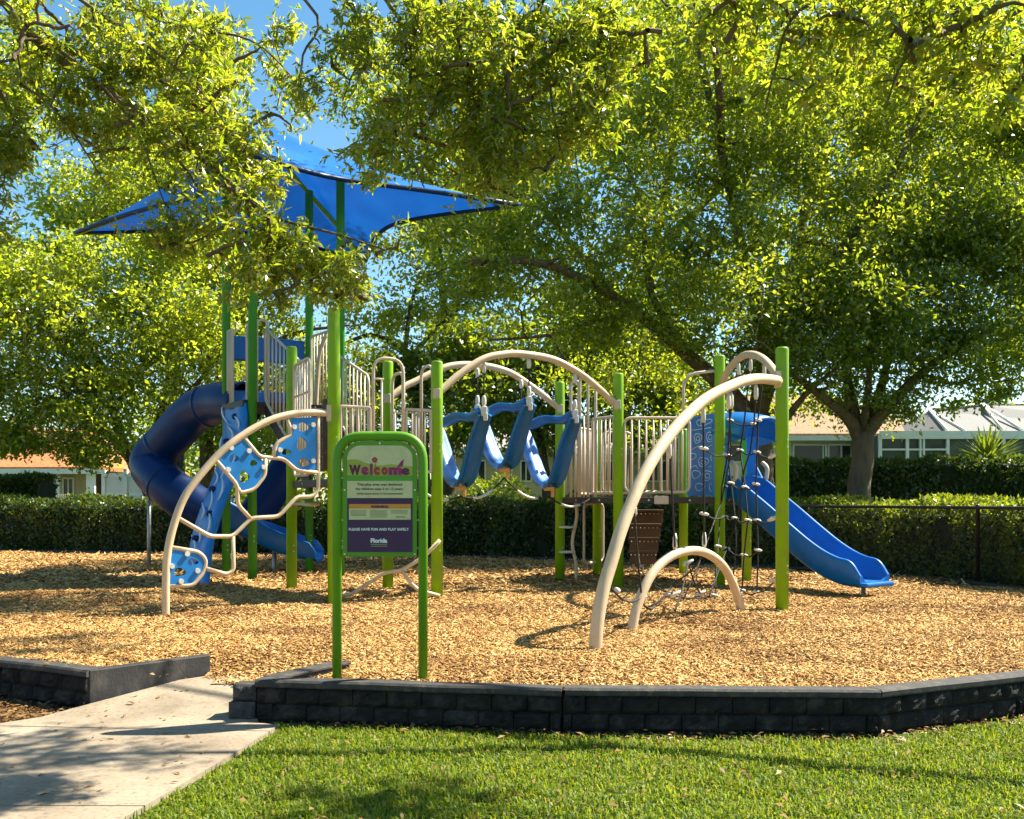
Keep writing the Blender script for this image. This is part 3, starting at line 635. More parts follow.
hedge('hedge', 'taller dark hedge in front of the screened enclosure and forked oak trunk', H2, 1.2, LAWN, 2.02, 26000, .11, .065, 'leaf_hedge', 43, .06)
H3 = [Vector((-16.5+i*.5, 25.2, 0)) for i in range(10)]
hedge('hedge', 'short dark hedge in front of the orange roofed house', H3, 1.2, LAWN, 1.62, 12000, .11, .065, 'leaf_hedge', 44, .06)
# small bush between the trunks, low undergrowth farther off
def bush(label, c, R, n, L, W, leaf, seed):
    r = np.random.default_rng(seed); root = empty('bush', (c[0], c[1], LAWN), label, 'bush')
    m = MB()
    for k in range(12):
        a = r.uniform(0, 6.28); e = Vector((c[0]+R[0]*.6*math.cos(a), c[1]+R[1]*.6*math.sin(a), LAWN+R[2]*r.uniform(.9, 1.7)))
        m.tube([Vector((c[0], c[1], LAWN-.05)), (Vector((c[0], c[1], LAWN))+e)/2+Vector((0, 0, .1)), e], [.02, .014, .006], 5)
    m.build('stem', 'barkdark', root)
    d = unit(r.normal(size=(n, 3))); rr = r.random(n)**.35*(1+.18*np.sin(d[:, 0]*7+d[:, 2]*5+seed))
    p = np.array([c[0], c[1], LAWN+R[2]*.95])+d*np.array(R)*rr[:, None]; p[:, 2] = np.maximum(p[:, 2], LAWN+.02)
    link('foliage', fast_mesh('foliage', leaf_verts(p, unit(d+r.normal(0, .7, (n, 3))), unit(d+np.array([0, 0, .5])+r.normal(0, .5, (n, 3))), L*r.uniform(.7, 1.2, n), W*r.uniform(.7, 1.2, n)), 4), leaf, root)
bush('rounded green bush showing between the bottoms of the hanging blue loops', (-.45, 23.5), (1.0, .9, .95), 5000, .10, .06, 'leaf_dark', 51)
bush('loose bush behind the hedge near the slatted railing of the hexagonal deck', (2.6, 24.5), (1.2, .9, .7), 5000, .10, .06, 'leaf_dark', 52)
bush('pale yellow green bush beside the low picket fence of the porch', (-11.9, 28), (.45, .45, .75), 2500, .09, .05, 'leaf_bright', 53)
# spiky plant on the right
r = np.random.default_rng(61); root = empty('spiky_plant', (11.6, 24.4, LAWN), 'bright yellow green spiky plant in front of the screened enclosure', 'plant')
MB().tube([Vector((11.6, 24.4, LAWN-.05)), Vector((11.6, 24.4, 1.0)), Vector((11.6, 24.4, 1.95))], [.10, .08, .07], 8).build('stem', 'barkdark', root)
n = 150; a = r.uniform(0, 6.28, n); el = r.uniform(-.15, 1.45, n)
d = np.stack([np.cos(a)*np.cos(el), np.sin(a)*np.cos(el), np.sin(el)], 1)
p = np.repeat([[11.6, 24.4, 1.9]], n, 0)+d*.05
link('foliage', fast_mesh('foliage', leaf_verts(p, d, unit(np.array([0, 0, 1.])+r.normal(0, .2, (n, 3))), r.uniform(.75, 1.1, n), np.full(n, .075)), 4), 'leaf_yucca', root)
# far belt of trees that reads as one mass
r = np.random.default_rng(62); n = 42000
x = r.uniform(-34, 42, n); hgt = 4.6+1.4*np.sin(x*.55)+1.0*np.sin(x*1.3+2)+.7*np.sin(x*3.1)
hgt = hgt-1.6*np.exp(-((x+4)/5)**2)
z = LAWN+hgt*r.random(n)**.8; y = 52+2.5*np.sin(x*.8+z)+r.normal(0, 1.2, n)
p = np.stack([x, y, z], 1)
o = link('distant_treeline', fast_mesh('distant_treeline', leaf_verts(p, r.normal(size=(n, 3)), unit(np.array([0, -.6, .8])+r.normal(0, .6, (n, 3))), r.uniform(.25, .5, n), r.uniform(.16, .3, n)), 4), 'leaf_dark')
tag(o, 'dense green mass of far trees closing the view beyond the houses', 'treeline', kind='stuff')

# ------------------------------------------------------------------ ground
def poly_in(px, py, poly):
    ins = np.zeros(px.shape, bool); k = len(poly)
    for i in range(k):
        x1, y1 = poly[i]; x2, y2 = poly[(i+1) % k]
        c = ((y1 > py) != (y2 > py)); xi = (x2-x1)*(py-y1)/((y2-y1) if y2 != y1 else 1e-9)+x1
        ins ^= c & (px < xi)
    return ins
LW = [(-2.54, 6.0), (-3.26, 6.375), (-5.0, 7.25), (-7.5, 8.5)]             # left wall face
CW = [(-1.60, 5.72), (-1.46, 5.70), (.27, 5.43)]; CW2 = [(.275, 5.425), (1.965, 5.37)]; RW = [(1.965, 5.37), (2.98, 5.85), (4.6, 6.75), (6.9, 8.1)]
MULCH = [(-7.5, 8.6), (-5.0, 7.35), (-3.26, 6.48), (-2.56, 6.12), (-2.04, 6.66), (-1.97, 6.60), (-1.95, 6.42), (-1.78, 6.30), (-1.4, 6.05), (-1.38, 5.86), (.27, 5.53), (1.965, 5.47), (2.95, 5.96), (4.55, 6.86), (6.75, 8.1)]
MULCH += [(p.x, p.y) for p in reversed(offset(HC, .12))][1:]
MULCH += [(-17, 14)]
def ground_sheet(name, mat, x0, x1, y0, y1, step, poly, zf):
    xs = np.arange(x0, x1+step, step); ys = np.arange(y0, y1+step, step)
    X, Y = np.meshgrid(xs, ys); Z = zf(X, Y); nx = len(xs)
    cx, cy = (X[:-1, :-1]+step/2), (Y[:-1, :-1]+step/2); keep = poly_in(cx, cy, poly)
    j, i = np.nonzero(keep); a = j*nx+i
    f = np.stack([a, a+1, a+1+nx, a+nx], 1)
    used, inv = np.unique(f, return_inverse=True)
    v = np.stack([X.ravel(), Y.ravel(), Z.ravel()], 1)[used]
    me = fast_mesh_idx(name, v, inv.reshape(-1, 4)); me.polygons.foreach_set('use_smooth', [True]*len(me.polygons))
    return tag(link(name, me, mat), kind='structure')
def mulch_mat():
    m, nt = new_mat('wood_chip_bed'); L = nt.links
    out = N(nt, 'ShaderNodeOutputMaterial'); b = N(nt, 'ShaderNodeBsdfPrincipled'); b.inputs['Roughness'].default_value = .9; b.inputs['Specular IOR Level'].default_value = .2
    tc = N(nt, 'ShaderNodeTexCoord')
    nz = N(nt, 'ShaderNodeTexNoise'); nz.inputs['Scale'].default_value = 9; L.new(tc.outputs['Object'], nz.inputs['Vector'])
    mx = N(nt, 'ShaderNodeMix', data_type='RGBA'); mx.inputs[0].default_value = .25; L.new(tc.outputs['Object'], mx.inputs[6]); L.new(nz.outputs['Color'], mx.inputs[7])
    vo = N(nt, 'ShaderNodeTexVoronoi'); vo.inputs['Scale'].default_value = 26; L.new(mx.outputs[2], vo.inputs['Vector'])
    sep = N(nt, 'ShaderNodeSeparateColor'); L.new(vo.outputs['Color'], sep.inputs[0])
    c = ramp(nt, sep.outputs[0], [(0, (.12, .06, .022)), (.35, (.26, .14, .05)), (.7, (.40, .24, .09)), (1, (.52, .36, .16))])
    n2 = N(nt, 'ShaderNodeTexNoise'); n2.inputs['Scale'].default_value = .7; n2.inputs['Detail'].default_value = 4; L.new(tc.outputs['Object'], n2.inputs['Vector'])
    L.new(c, b.inputs['Base Color'])
    bp = N(nt, 'ShaderNodeBump'); bp.inputs['Strength'].default_value = .9; bp.inputs['Distance'].default_value = .03; L.new(vo.outputs['Distance'], bp.inputs['Height']); L.new(bp.outputs[0], b.inputs['Normal'])
    L.new(b.outputs[0], out.inputs[0]); return m
def lawn_mat():
    m, nt = new_mat('lawn_soil'); L = nt.links
    out = N(nt, 'ShaderNodeOutputMaterial'); b = N(nt, 'ShaderNodeBsdfPrincipled'); b.inputs['Roughness'].default_value = .95; b.inputs['Specular IOR Level'].default_value = .1
    tc = N(nt, 'ShaderNodeTexCoord'); n1 = N(nt, 'ShaderNodeTexNoise'); n1.inputs['Scale'].default_value = 3; n1.inputs['Detail'].default_value = 10; L.new(tc.outputs['Object'], n1.inputs['Vector'])
    L.new(ramp(nt, n1.outputs['Fac'], [(.3, (.035, .055, .012)), (.55, (.06, .10, .018)), (.75, (.10, .10, .035))]), b.inputs['Base Color'])
    L.new(b.outputs[0], out.inputs[0]); return m
M['mulch'] = mulch_mat(); M['lawnsoil'] = lawn_mat()
me = bpy.data.meshes.new('lawn'); S = 500
me.from_pydata([(-S, -S, LAWN), (S, -S, LAWN), (S, S, LAWN), (-S, S, LAWN)], [], [(0, 1, 2, 3)])
tag(link('lawn', me, 'lawnsoil'), kind='structure')
ground_sheet('playground_bed', 'mulch', -17.2, 7.2, 5.3, 22.2, .1, MULCH, hnoise)

# wood chips: loose shreds lying on the bed
CH = island_mat('wood_chip', [(0, (.14, .06, .018)), (.25, (.31, .155, .040)), (.55, (.475, .268, .080)), (.85, (.585, .37, .132)), (1, (.71, .51, .24))], .8, (.9, (.62, .55, .50), (1.08, 1.04, 1.0)))
def chips(n, x0, x1, y0, y1, Lr, Wr, Tr, seed):
    r = np.random.default_rng(seed)
    x = r.uniform(x0, x1, n); y = r.uniform(y0, y1, n)
    k = poly_in(x, y, MULCH) & (np.abs(x) < y*.62+.7); x, y = x[k], y[k]; n = len(x)
    Ln = r.uniform(*Lr, n)*(.6+.8*r.random(n)**2); W = r.uniform(*Wr, n); T = r.uniform(*Tr, n)
    a = r.uniform(0, 2*np.pi, n); tilt = r.normal(0, .22, n); roll = r.normal(0, .45, n)
    d = np.stack([np.cos(a)*np.cos(tilt), np.sin(a)*np.cos(tilt), np.sin(tilt)], 1)
    s = unit(np.cross(d, np.array([0, 0, 1.]))); u = np.cross(s, d)
    s, u = s*np.cos(roll)[:, None]+u*np.sin(roll)[:, None], u*np.cos(roll)[:, None]-s*np.sin(roll)[:, None]
    c = np.stack([x, y, hnoise(x, y)+.004+np.abs(np.sin(tilt))*Ln*.3+r.random(n)*.012], 1)
    bend = r.normal(0, .10, n)[:, None]
    V_ = np.empty((n, 12, 3)); q = 0
    for e, ww in ((-1, .55), (0, 1.), (1, .5)):
        o = c+d*(Ln*e/2)[:, None]+u*(abs(e)*Ln[:, None]*bend)
        for sx, sz in ((-1, -1), (1, -1), (1, 1), (-1, 1)):
            V_[:, q] = o+s*(W*ww*sx/2)[:, None]+u*(T*sz/2)[:, None]; q += 1
    F_ = np.array([(3, 7, 6, 2), (7, 11, 10, 6), (2, 6, 5, 1), (6, 10, 9, 5), (0, 4, 7, 3), (4, 8, 11, 7), (0, 3, 2, 1), (8, 9, 10, 11)])
    return V_.reshape(-1, 3), (F_[None]+(np.arange(n)*12)[:, None, None]).reshape(-1, 4)
vs, fs, o_ = [], [], 0
for args in ((98000, -4.6, 4.6, 5.4, 8.2, (.020, .054), (.005, .012), (.002, .005), 71),
             (84000, -7, 7, 8.2, 12.2, (.03, .068), (.006, .015), (.003, .006), 72),
             (42000, -12.5, 7, 12.2, 20.6, (.07, .13), (.015, .03), (.004, .008), 73)):
    v, f = chips(*args); vs.append(v); fs.append(f+o_); o_ += len(v)
o = link('wood_chips', fast_mesh_idx('wood_chips', np.concatenate(vs), np.concatenate(fs)), CH)
tag(o, 'loose tan and orange wood chips covering the whole play area', 'wood chips', kind='stuff')

# brown bed of fallen leaves between the path and the wall
M['bedsoil'] = solid('leafy_soil', (.07, .042, .02), .95, .4, 14, .6, 60)
m = MB(); m.prism([(-2.53, 5.99, LAWN-.02), (-2.88, 5.58, LAWN-.02), (-3.22, 5.17, LAWN-.02), (-4.5, 3.6, LAWN-.02), (-6.5, 3.6, LAWN-.02), (-6.5, 7.95, LAWN-.02), (-5.0, 7.22, LAWN-.02), (-3.26, 6.35, LAWN-.02)], (0, 0, .026))
tag(m.build('soil_bed', 'bedsoil'), kind='structure')

# concrete path
PATH = [(-1.47, 5.60), (-1.29, 5.53), (-1.40, 4.7), (-1.52, 3.92), (-1.9, 1.0), (-6.5, 1.0), (-4.4, 3.5), (-3.2, 5.15), (-2.86, 5.57), (-2.52, 5.98), (-1.98, 6.56), (-2.05, 6.62), (-1.2, 6.5), (-1.2, 6.3), (-1.45, 5.75)]
def pz(x, y):
    t_ = np.clip((y-5.75)/.65, 0, 1); return -.195+.095*t_
def concrete_mat():
    m, nt = new_mat('old_concrete'); L = nt.links
    out = N(nt, 'ShaderNodeOutputMaterial'); b = N(nt, 'ShaderNodeBsdfPrincipled'); b.inputs['Roughness'].default_value = .88; b.inputs['Specular IOR Level'].default_value = .25
    tc = N(nt, 'ShaderNodeTexCoord')
    n1 = N(nt, 'ShaderNodeTexNoise'); n1.inputs['Scale'].default_value = 1.6; n1.inputs['Detail'].default_value = 10; n1.inputs['Roughness'].default_value = .65; L.new(tc.outputs['Object'], n1.inputs['Vector'])
    n2 = N(nt, 'ShaderNodeTexNoise'); n2.inputs['Scale'].default_value = 45; n2.inputs['Detail'].default_value = 6; L.new(tc.outputs['Object'], n2.inputs['Vector'])
    c1 = ramp(nt, n1.outputs['Fac'], [(.3, (.18, .14, .098)), (.5, (.29, .232, .165)), (.72, (.36, .295, .215))])
    c2 = ramp(nt, n2.outputs['Fac'], [(.25, (.55, .55, .55)), (.45, (.95, .95, .95)), (.8, (1.08, 1.06, 1.03))])
    mx = N(nt, 'ShaderNodeMix', data_type='RGBA'); mx.blend_type = 'MULTIPLY'; mx.inputs[0].default_value = 1; L.new(c1, mx.inputs[6]); L.new(c2, mx.inputs[7])
    L.new(mx.outputs[2], b.inputs['Base Color'])
    bp = N(nt, 'ShaderNodeBump'); bp.inputs['Strength'].default_value = .35; bp.inputs['Distance'].default_value = .006; L.new(n2.outputs['Fac'], bp.inputs['Height']); L.new(bp.outputs[0], b.inputs['Normal'])
    L.new(b.outputs[0], out.inputs[0]); return m
M['concrete'] = concrete_mat()
# slabs are separated by narrow joints (lines across the path)
J1 = ((-2.9, 5.52), (-1.44, 5.40)); J2 = ((-4.6, 4.12), (-1.4, 4.07))
def jl(j, x): return j[0][1]+(x-j[0][0])*(j[1][1]-j[0][1])/(j[1][0]-j[0][0])
def clip_poly(poly, j, above, gap):
    out = []
    sd = lambda p: (p[1]-jl(j, p[0])-(gap if above else -gap))*(1 if above else -1)
    for i in range(len(poly)):
        p, q = poly[i], poly[(i+1) % len(poly)]; a, b = sd(p), sd(q)
        if a >= 0: out.append(p)
        if a*b < 0: t_ = a/(a-b); out.append((p[0]+t_*(q[0]-p[0]), p[1]+t_*(q[1]-p[1])))
    return out
m = MB()
def slab(poly):
    vs_, f_ = curve_mesh([poly], .02); bm = bmesh.new()
    bv = [bm.verts.new(p) for p in vs_]
    for q in f_:
        try: bm.faces.new([bv[i] for i in q])
        except ValueError: pass
    for yy in (5.6, 5.75, 5.9, 6.05, 6.2, 6.4):
        bmesh.ops.bisect_plane(bm, geom=bm.verts[:]+bm.edges[:]+bm.faces[:], plane_co=(0, yy, 0), plane_no=(0, 1, 0))
    bm.verts.index_update()
    m.add([(v.co.x, v.co.y, float(pz(v.co.x, v.co.y))+(v.co.z-.01)*4) for v in bm.verts], [tuple(v.index for v in q.verts) for q in bm.faces])
    bm.free()
TOP = [(-1.47, 5.62), (-1.29, 5.53), (-1.40, 4.7), (-1.52, 3.92), (-1.9, 1.0), (-6.5, 1.0), (-4.4, 3.5), (-3.2, 5.15), (-2.86, 5.57), (-2.50, 5.98), (-1.98, 6.56), (-1.15, 6.5), (-1.15, 6.30), (-1.43, 5.78)]
slab(clip_poly(TOP, J1, True, .006)); b_ = clip_poly(TOP, J1, False, .006); slab(clip_poly(b_, J2, True, .005)); slab(clip_poly(b_, J2, False, .005))
tag(m.build('path', 'concrete'), kind='structure')

# grass blades
r = np.random.default_rng(81); n = 330000
x = r.uniform(-2.2, 7.6, n); y = r.uniform(3.3, 7.9, n)
def below(poly, x, y): return y < np.interp(x, [p[0] for p in poly], [p[1] for p in poly])
front = below([(-3, 5.75)]+CW+CW2+RW, x, y+.05)
k = front & ~poly_in(x, y, [(-1.5, 5.8), (-1.27, 5.53), (-1.38, 4.7), (-1.50, 3.92), (-1.9, 1.0), (-7, 1), (-7, 6.2)]) & (np.abs(x) < y*.56+2.2)
gapn = np.interp(x, [p[0] for p in CW+CW2+RW], [p[1] for p in CW+CW2+RW])-y       # sparse, worn strip at the foot of the wall
thin = np.where(x > .3, .30, .10)+.08*np.sin(x*7)
k &= (r.random(n) < np.clip(gapn/np.maximum(thin, .03), .08, 1))
x, y = x[k], y[k]; n = len(x)
a = r.uniform(0, 2*np.pi, n); Ln = r.uniform(.018, .046, n); W = r.uniform(.004, .009, n)
clump = .5+.5*np.sin(x*9+np.sin(y*7)*2)*np.sin(y*11+x*3); Ln = Ln*(.75+.5*clump)
lean = r.uniform(.15, 1.15, n); az = np.stack([np.cos(a), np.sin(a), 0*a], 1); side = np.stack([-np.sin(a), np.cos(a), 0*a], 1)
b0 = np.stack([x, y, np.full(n, LAWN-.003)], 1)
mid = b0+az*(Ln*.35*lean)[:, None]+np.array([0, 0, 1.])*(Ln*.62)[:, None]
tip = b0+az*(Ln*lean)[:, None]+np.array([0, 0, 1.])*(Ln*(1.05-.45*lean))[:, None]
V_ = np.empty((n, 6, 3)); w = (W/2)[:, None]
V_[:, 0] = b0-side*w*.7; V_[:, 1] = b0+side*w*.7; V_[:, 2] = mid+side*w; V_[:, 3] = mid-side*w; V_[:, 4] = tip+side*w*.2; V_[:, 5] = tip-side*w*.2
F_ = np.array([(0, 1, 2, 3), (3, 2, 4, 5)])
o = link('grass', fast_mesh_idx('grass', V_.reshape(-1, 3), (F_[None]+(np.arange(n)*6)[:, None, None]).reshape(-1, 4)), 'grassblade')
tag(o, 'bright green coarse lawn grass in front of the low block wall', 'grass', kind='stuff')

# dry leaves and chips: on the path, along the wall foot and in the bed left of the path
r = np.random.default_rng(82); pp = []
for q in range(9000):
    px_, py_ = r.uniform(-4.2, -2.55), r.uniform(5.0, 6.6)
    if py_ < np.interp(px_, [-4.2, -2.86, -2.54], [6.85, 6.15, 5.98])-.03 and py_ > np.interp(px_, [-4.4, -3.2, -2.86, -2.5], [3.5, 5.15, 5.60, 6.0]): pp.append((px_, py_, LAWN+r.uniform(.003, .03)))
for q in range(110):
    px_, py_ = r.uniform(-3.3, -1.5), r.uniform(4.0, 6.2)
    if poly_in(np.array([px_]), np.array([py_]), TOP)[0]: pp.append((px_, py_, float(pz(px_, py_))+.005))
for q in range(900):
    px_ = r.uniform(.2, 6.5); wy = np.interp(px_, [p[0] for p in CW2+RW], [p[1] for p in CW2+RW]); pp.append((px_, wy-abs(r.normal(0, .09))-.01, LAWN+r.uniform(.003, .025)))
for q in range(160):
    px_ = r.uniform(-1.2, .3); wy = np.interp(px_, [p[0] for p in CW], [p[1] for p in CW]); pp.append((px_, wy-abs(r.normal(0, .05))-.01, LAWN+r.uniform(.01, .03)))
for q in range(420):
    px_, py_ = r.uniform(-6, 5), r.uniform(5.9, 13)
    if abs(px_) < .6*py_: pp.append((px_, py_, float(hnoise(px_, py_))+.022))
for q in range(260):
    px_, py_ = r.uniform(-1.2, 3.5), r.uniform(3.8, 5.4); pp.append((px_, py_, LAWN+.03+.02*r.random()))
p = np.array(pp); n = len(p); a = r.uniform(0, 6.28, n)
d = np.stack([np.cos(a), np.sin(a), r.normal(0, .2, n)], 1)
o = link('leaf_litter', fast_mesh('leaf_litter', leaf_verts(p, d, unit(np.array([0, 0, 1.])+r.normal(0, .35, (n, 3))), r.uniform(.025, .06, n), r.uniform(.010, .022, n)), 4), 'litter')
tag(o, 'dry brown leaves and stray chips along the wall foot and beside the path', 'leaf litter', kind='stuff')
# ------------------------------------------------------------------ low walls, edging, fence
def blocks(m, p0, p1, courses, seed, depth=.16, bl=.198, off0=0.):
    """rock-faced blocks laid in running bond along p0-p1"""
    r = np.random.default_rng(seed); p0 = Vector((*p0, 0)); p1 = Vector((*p1, 0)); ln = (p1-p0).length; t_ = (p1-p0)/ln; nf = Vector((t_.y, -t_.x, 0))
    for ci, (z0, z1) in enumerate(courses):
        s = -bl*(.5 if ci % 2 else .12)-off0
        while s < ln-.005:
            a, b = max(0, s)+.002, min(ln, s+bl)-.002; s += bl
            if b-a < .02: continue
            nx_, nz_ = 7, 5; rows = []; zz0, zz1 = z0+.0015, z1-.0015; amp = r.uniform(.010, .022)
            for i in range(nz_+1):
                row = []
                for j in range(nx_+1):
                    u_, v_ = j/nx_, i/nz_; edge = min(u_, 1-u_, v_*1., 1-v_)
                    o_ = -.008 if edge < .02 else .003+amp*r.random()+amp*.5*math.sin(u_*5+ci+s*9)*math.sin(v_*4)
                    row.append(p0+t_*(a+(b-a)*u_)+nf*o_+Vector((0, 0, zz0+(zz1-zz0)*v_)))
                rows.append(row)
            m.grid(rows, smooth=False)
            c = p0+t_*(a+b)/2-nf*(depth/2+.008); ax = Matrix((t_, -nf, Vector((0, 0, 1)))).transposed()
            m.box(c+Vector((0, 0, (zz0+zz1)/2)), (b-a, depth, zz1-zz0), ax)
def cap(m, p0, p1, z0, z1, fr=.018, bk=.10, ext0=0, ext1=0):
    p0 = Vector((*p0, 0)); p1 = Vector((*p1, 0)); ln = (p1-p0).length; t_ = (p1-p0)/ln; nf = Vector((t_.y, -t_.x, 0))
    prof = [(fr-.004, z0), (fr, z0+.008), (fr, z1-.012), (fr-.012, z1), (-bk+.01, z1), (-bk, z1-.01), (-bk, z0)]
    k = max(2, int(ln/.3)); rows = []
    for i in range(k+1):
        s = -ext0+(ln+ext0+ext1)*i/k; wz = random.gauss(0, .0012)
        rows.append([p0+t_*s+nf*o_+Vector((0, 0, z+wz)) for o_, z in prof])
    m.grid(rows, closed=True, smooth=False); q = len(prof)
    m.add(rows[0], [tuple(range(q))]); m.add(rows[-1], [tuple(reversed(range(q)))])
G_W = 'low charcoal block walls round the play area'
CO = [(-.30, -.205), (-.205, -.110), (-.110, -.012)]
# long wall in front
root = empty('retaining_wall', (.2, 5.5, LAWN), 'long low charcoal block wall running below the welcome sign to the bend', 'low wall', G_W)
m = MB(); blocks(m, CW[1], CW[2], CO, 1); blocks(m, CW2[0], CW2[1], CO, 2, off0=.05); m.build('block_face', 'charcoal', root)
m = MB(); cap(m, CW[1], CW[2], -.012, .03, ext0=0); cap(m, CW2[0], CW2[1], -.010, .031, ext0=-.012, ext1=.012); m.build('cap', 'cap', root)
m = MB(); blocks(m, (-1.62, 5.70), (-1.462, 5.69), [(-.30, -.10)], 5, .14, bl=.3); blocks(m, (-1.60, 5.715), (-1.462, 5.705), [(-.098, -.004)], 6, .13, bl=.3); m.build('end_block', 'cap', root, bevel=.012)
m = MB()   # return along the path
a_, b_ = Vector((-1.44, 5.80, 0)), Vector((-1.12, 6.36, 0)); t_ = (b_-a_).normalized(); ax = Matrix((t_, Vector((-t_.y, t_.x, 0)), Vector((0, 0, 1)))).transposed()
m.box((a_+b_)/2+Vector((.05, -.02, -.12)), ((b_-a_).length, .10, .26), ax); m.build('return_wall', 'smoothwall', root, bevel=.004)
m = MB(); m.box((a_+b_)/2+Vector((.05, -.02, .022)), ((b_-a_).length+.01, .125, .018), ax); m.build('return_cap', 'cap', root, bevel=.005)
# right wall
root = empty('retaining_wall', (3.8, 6.3, LAWN), 'charcoal block wall angling back beyond the bend, its rough faces catching sun', 'low wall', G_W)
m = MB()
for i in range(3): blocks(m, RW[i], RW[i+1], CO, 10+i, off0=.03*i)
m.build('block_face', 'charcoal', root); m = MB()
cap(m, RW[0], RW[1], -.010, .033, ext0=-.015); cap(m, RW[1], RW[2], -.011, .032); cap(m, RW[2], RW[3], -.010, .033); m.build('cap', 'cap', root)
# left wall: block face towards the lawn, smooth face along the path
root = empty('retaining_wall', (-3.2, 6.4, LAWN), 'charcoal wall across the path from the sign with long smooth side board', 'low wall', G_W)
m = MB()
for i in range(3): blocks(m, LW[i+1], LW[i], CO, 20+i, off0=.04*i)
m.build('block_face', 'charcoal', root); m = MB()
for i in range(3): cap(m, LW[i+1], LW[i], -.010, .032+.001*i, bk=.12)
m.build('cap', 'cap', root)
a_, b_ = Vector((-2.535, 6.0, 0)), Vector((-1.99, 6.60, 0)); t_ = (b_-a_).normalized(); nn = Vector((-t_.y, t_.x, 0)); ax = Matrix((t_, nn, Vector((0, 0, 1)))).transposed()
m = MB(); m.box((a_+b_)/2+nn*.035+Vector((0, 0, -.1)), ((b_-a_).length, .07, .256), ax); m.build('side_board', 'smoothwall', root, bevel=.006)

# black plastic edging between chips and hedge
ed = offset(HC, -.03); m = MB(); m.tube([p+Vector((0, 0, .025)) for p in ed], .035, 8)
rows = [[p+Vector((0, 0, .03)), p+Vector((0, 0, -.2))] for p in offset(HC, .0)]; m.grid(rows)
tag(m.build('edging', 'black'), 'low black edging strip between the wood chips and the hedge', 'edging')
# chain link fence in front of the right hedge
i0 = next(i for i, p in enumerate(HC) if p.x > 3.0); FP = offset(HC[i0:], .10)
root = empty('chain_link_fence', (5.9, 11.5, 0), 'black chain link fence with top rail behind the open slide', 'fence')
MB().tube([p+Vector((0, 0, .955)) for p in FP], .021, 8).build('top_rail', 'black', root)
seg = [(FP[i+1]-FP[i]).length for i in range(len(FP)-1)]; tot = sum(seg)
def along(path, s):
    for i in range(len(path)-1):
        l = (path[i+1]-path[i]).length
        if s <= l or i == len(path)-2: return path[i]+(path[i+1]-path[i])*(s/l)
        s -= l
def at_col(c): return min(range(400), key=lambda k: abs((lambda q: 512+1000*q.x/q.y-c)(along(FP, tot*k/400))))*tot/400
s0_, s1_ = at_col(978), at_col(784)
for s in (s1_-(s0_-s1_)*.9, s1_, s0_, min(tot-.05, s0_+(s0_-s1_)*.85)):
    if 0 <= s <= tot:
        q = along(FP, s); MB().lathe(q+Vector((0, 0, -.25)), [(.026, 0), (.026, 1.2), (.034, 1.205), (.030, 1.235), (.006, 1.25)], 10).build('post', 'black', root)
m = MB(); step, Hf = .075, .92
for k in range(int(-Hf/step), int(tot/step)+1):
    for sg in (1, -1):
        pts = []
        for j in range(5):
            zz = Hf*j/4; s = k*step+(zz if sg > 0 else Hf-zz)
            if 0 <= s <= tot: pts.append(along(FP, s)+Vector((0, 0, zz+.02)))
        if len(pts) > 1: m.tube(pts, .0022, 3, cap=False, smooth=False)
m.build('wire_mesh', 'black', root)

# ------------------------------------------------------------------ play structure
PS = empty('play_structure', (0, 12, 0), 'green, tan and blue playground structure with shade canopy, slides and net climber', 'playground')
lime, tan, rail, blue = M['lime'], M['tan'], M['tanrail'], M['blue']
c3 = lambda p: Vector((p[0], p[1], 0))
HCN = (1.84, 13.0)
hexv = {a: (HCN[0]+1.22*math.cos(math.radians(a)), HCN[1]+1.22*math.sin(math.radians(a))) for a in (2, 62, 122, 182, 242, 302)}
S1, S2 = (-.80, 10.66), (-1.45, 11.68)              # span posts beside the sign
A1, A2 = (-1.80, 10.1), (-2.60, 11.8)               # left low deck
T1, T2, T3, T4 = (-3.40, 13.1), (-2.35, 13.7), (-2.95, 14.55), (-4.0, 14.0)   # tall tower
N1 = (2.585, 9.57)                                  # net climber post
def post(p, ztop, r=.062, paint=None):
    m = MB(); m.lathe((p[0], p[1], -.3), [(r, 0), (r, ztop+.28), (r*.97, ztop+.290), (r*.80, ztop+.300), (r*.02, ztop+.304)], 24)
    o = m.build('post', paint or lime, PS)
    b = MB()
    for z in (.45+random.uniform(-.1, .1), min(ztop, 2.6)*.62):
        for dz in (0, .07):
            b.tube([(p[0]+r*.55, p[1]-r*.8, z+dz), (p[0]+r*.62, p[1]-r*.95, z+dz)], .008, 6)
    build_each(b, 'bolt', 'bolt', o); return o
post(S1, 2.53); post(S2, 2.67); post(A1, 2.99); post(A2, 2.86)
post(hexv[242], 2.56); post(hexv[182], 2.58); post(hexv[122], 2.20); post(hexv[62], 2.05); post(hexv[302], 2.78); post(hexv[2], 2.17)
post(N1, 2.51)
for p, z in ((T1, 5.55), (T2, 5.55), (T3, 5.55), (T4, 5.55)): post(p, z, .058, M['tall'])['label'] = 'tall darker green post carrying the shade canopy'

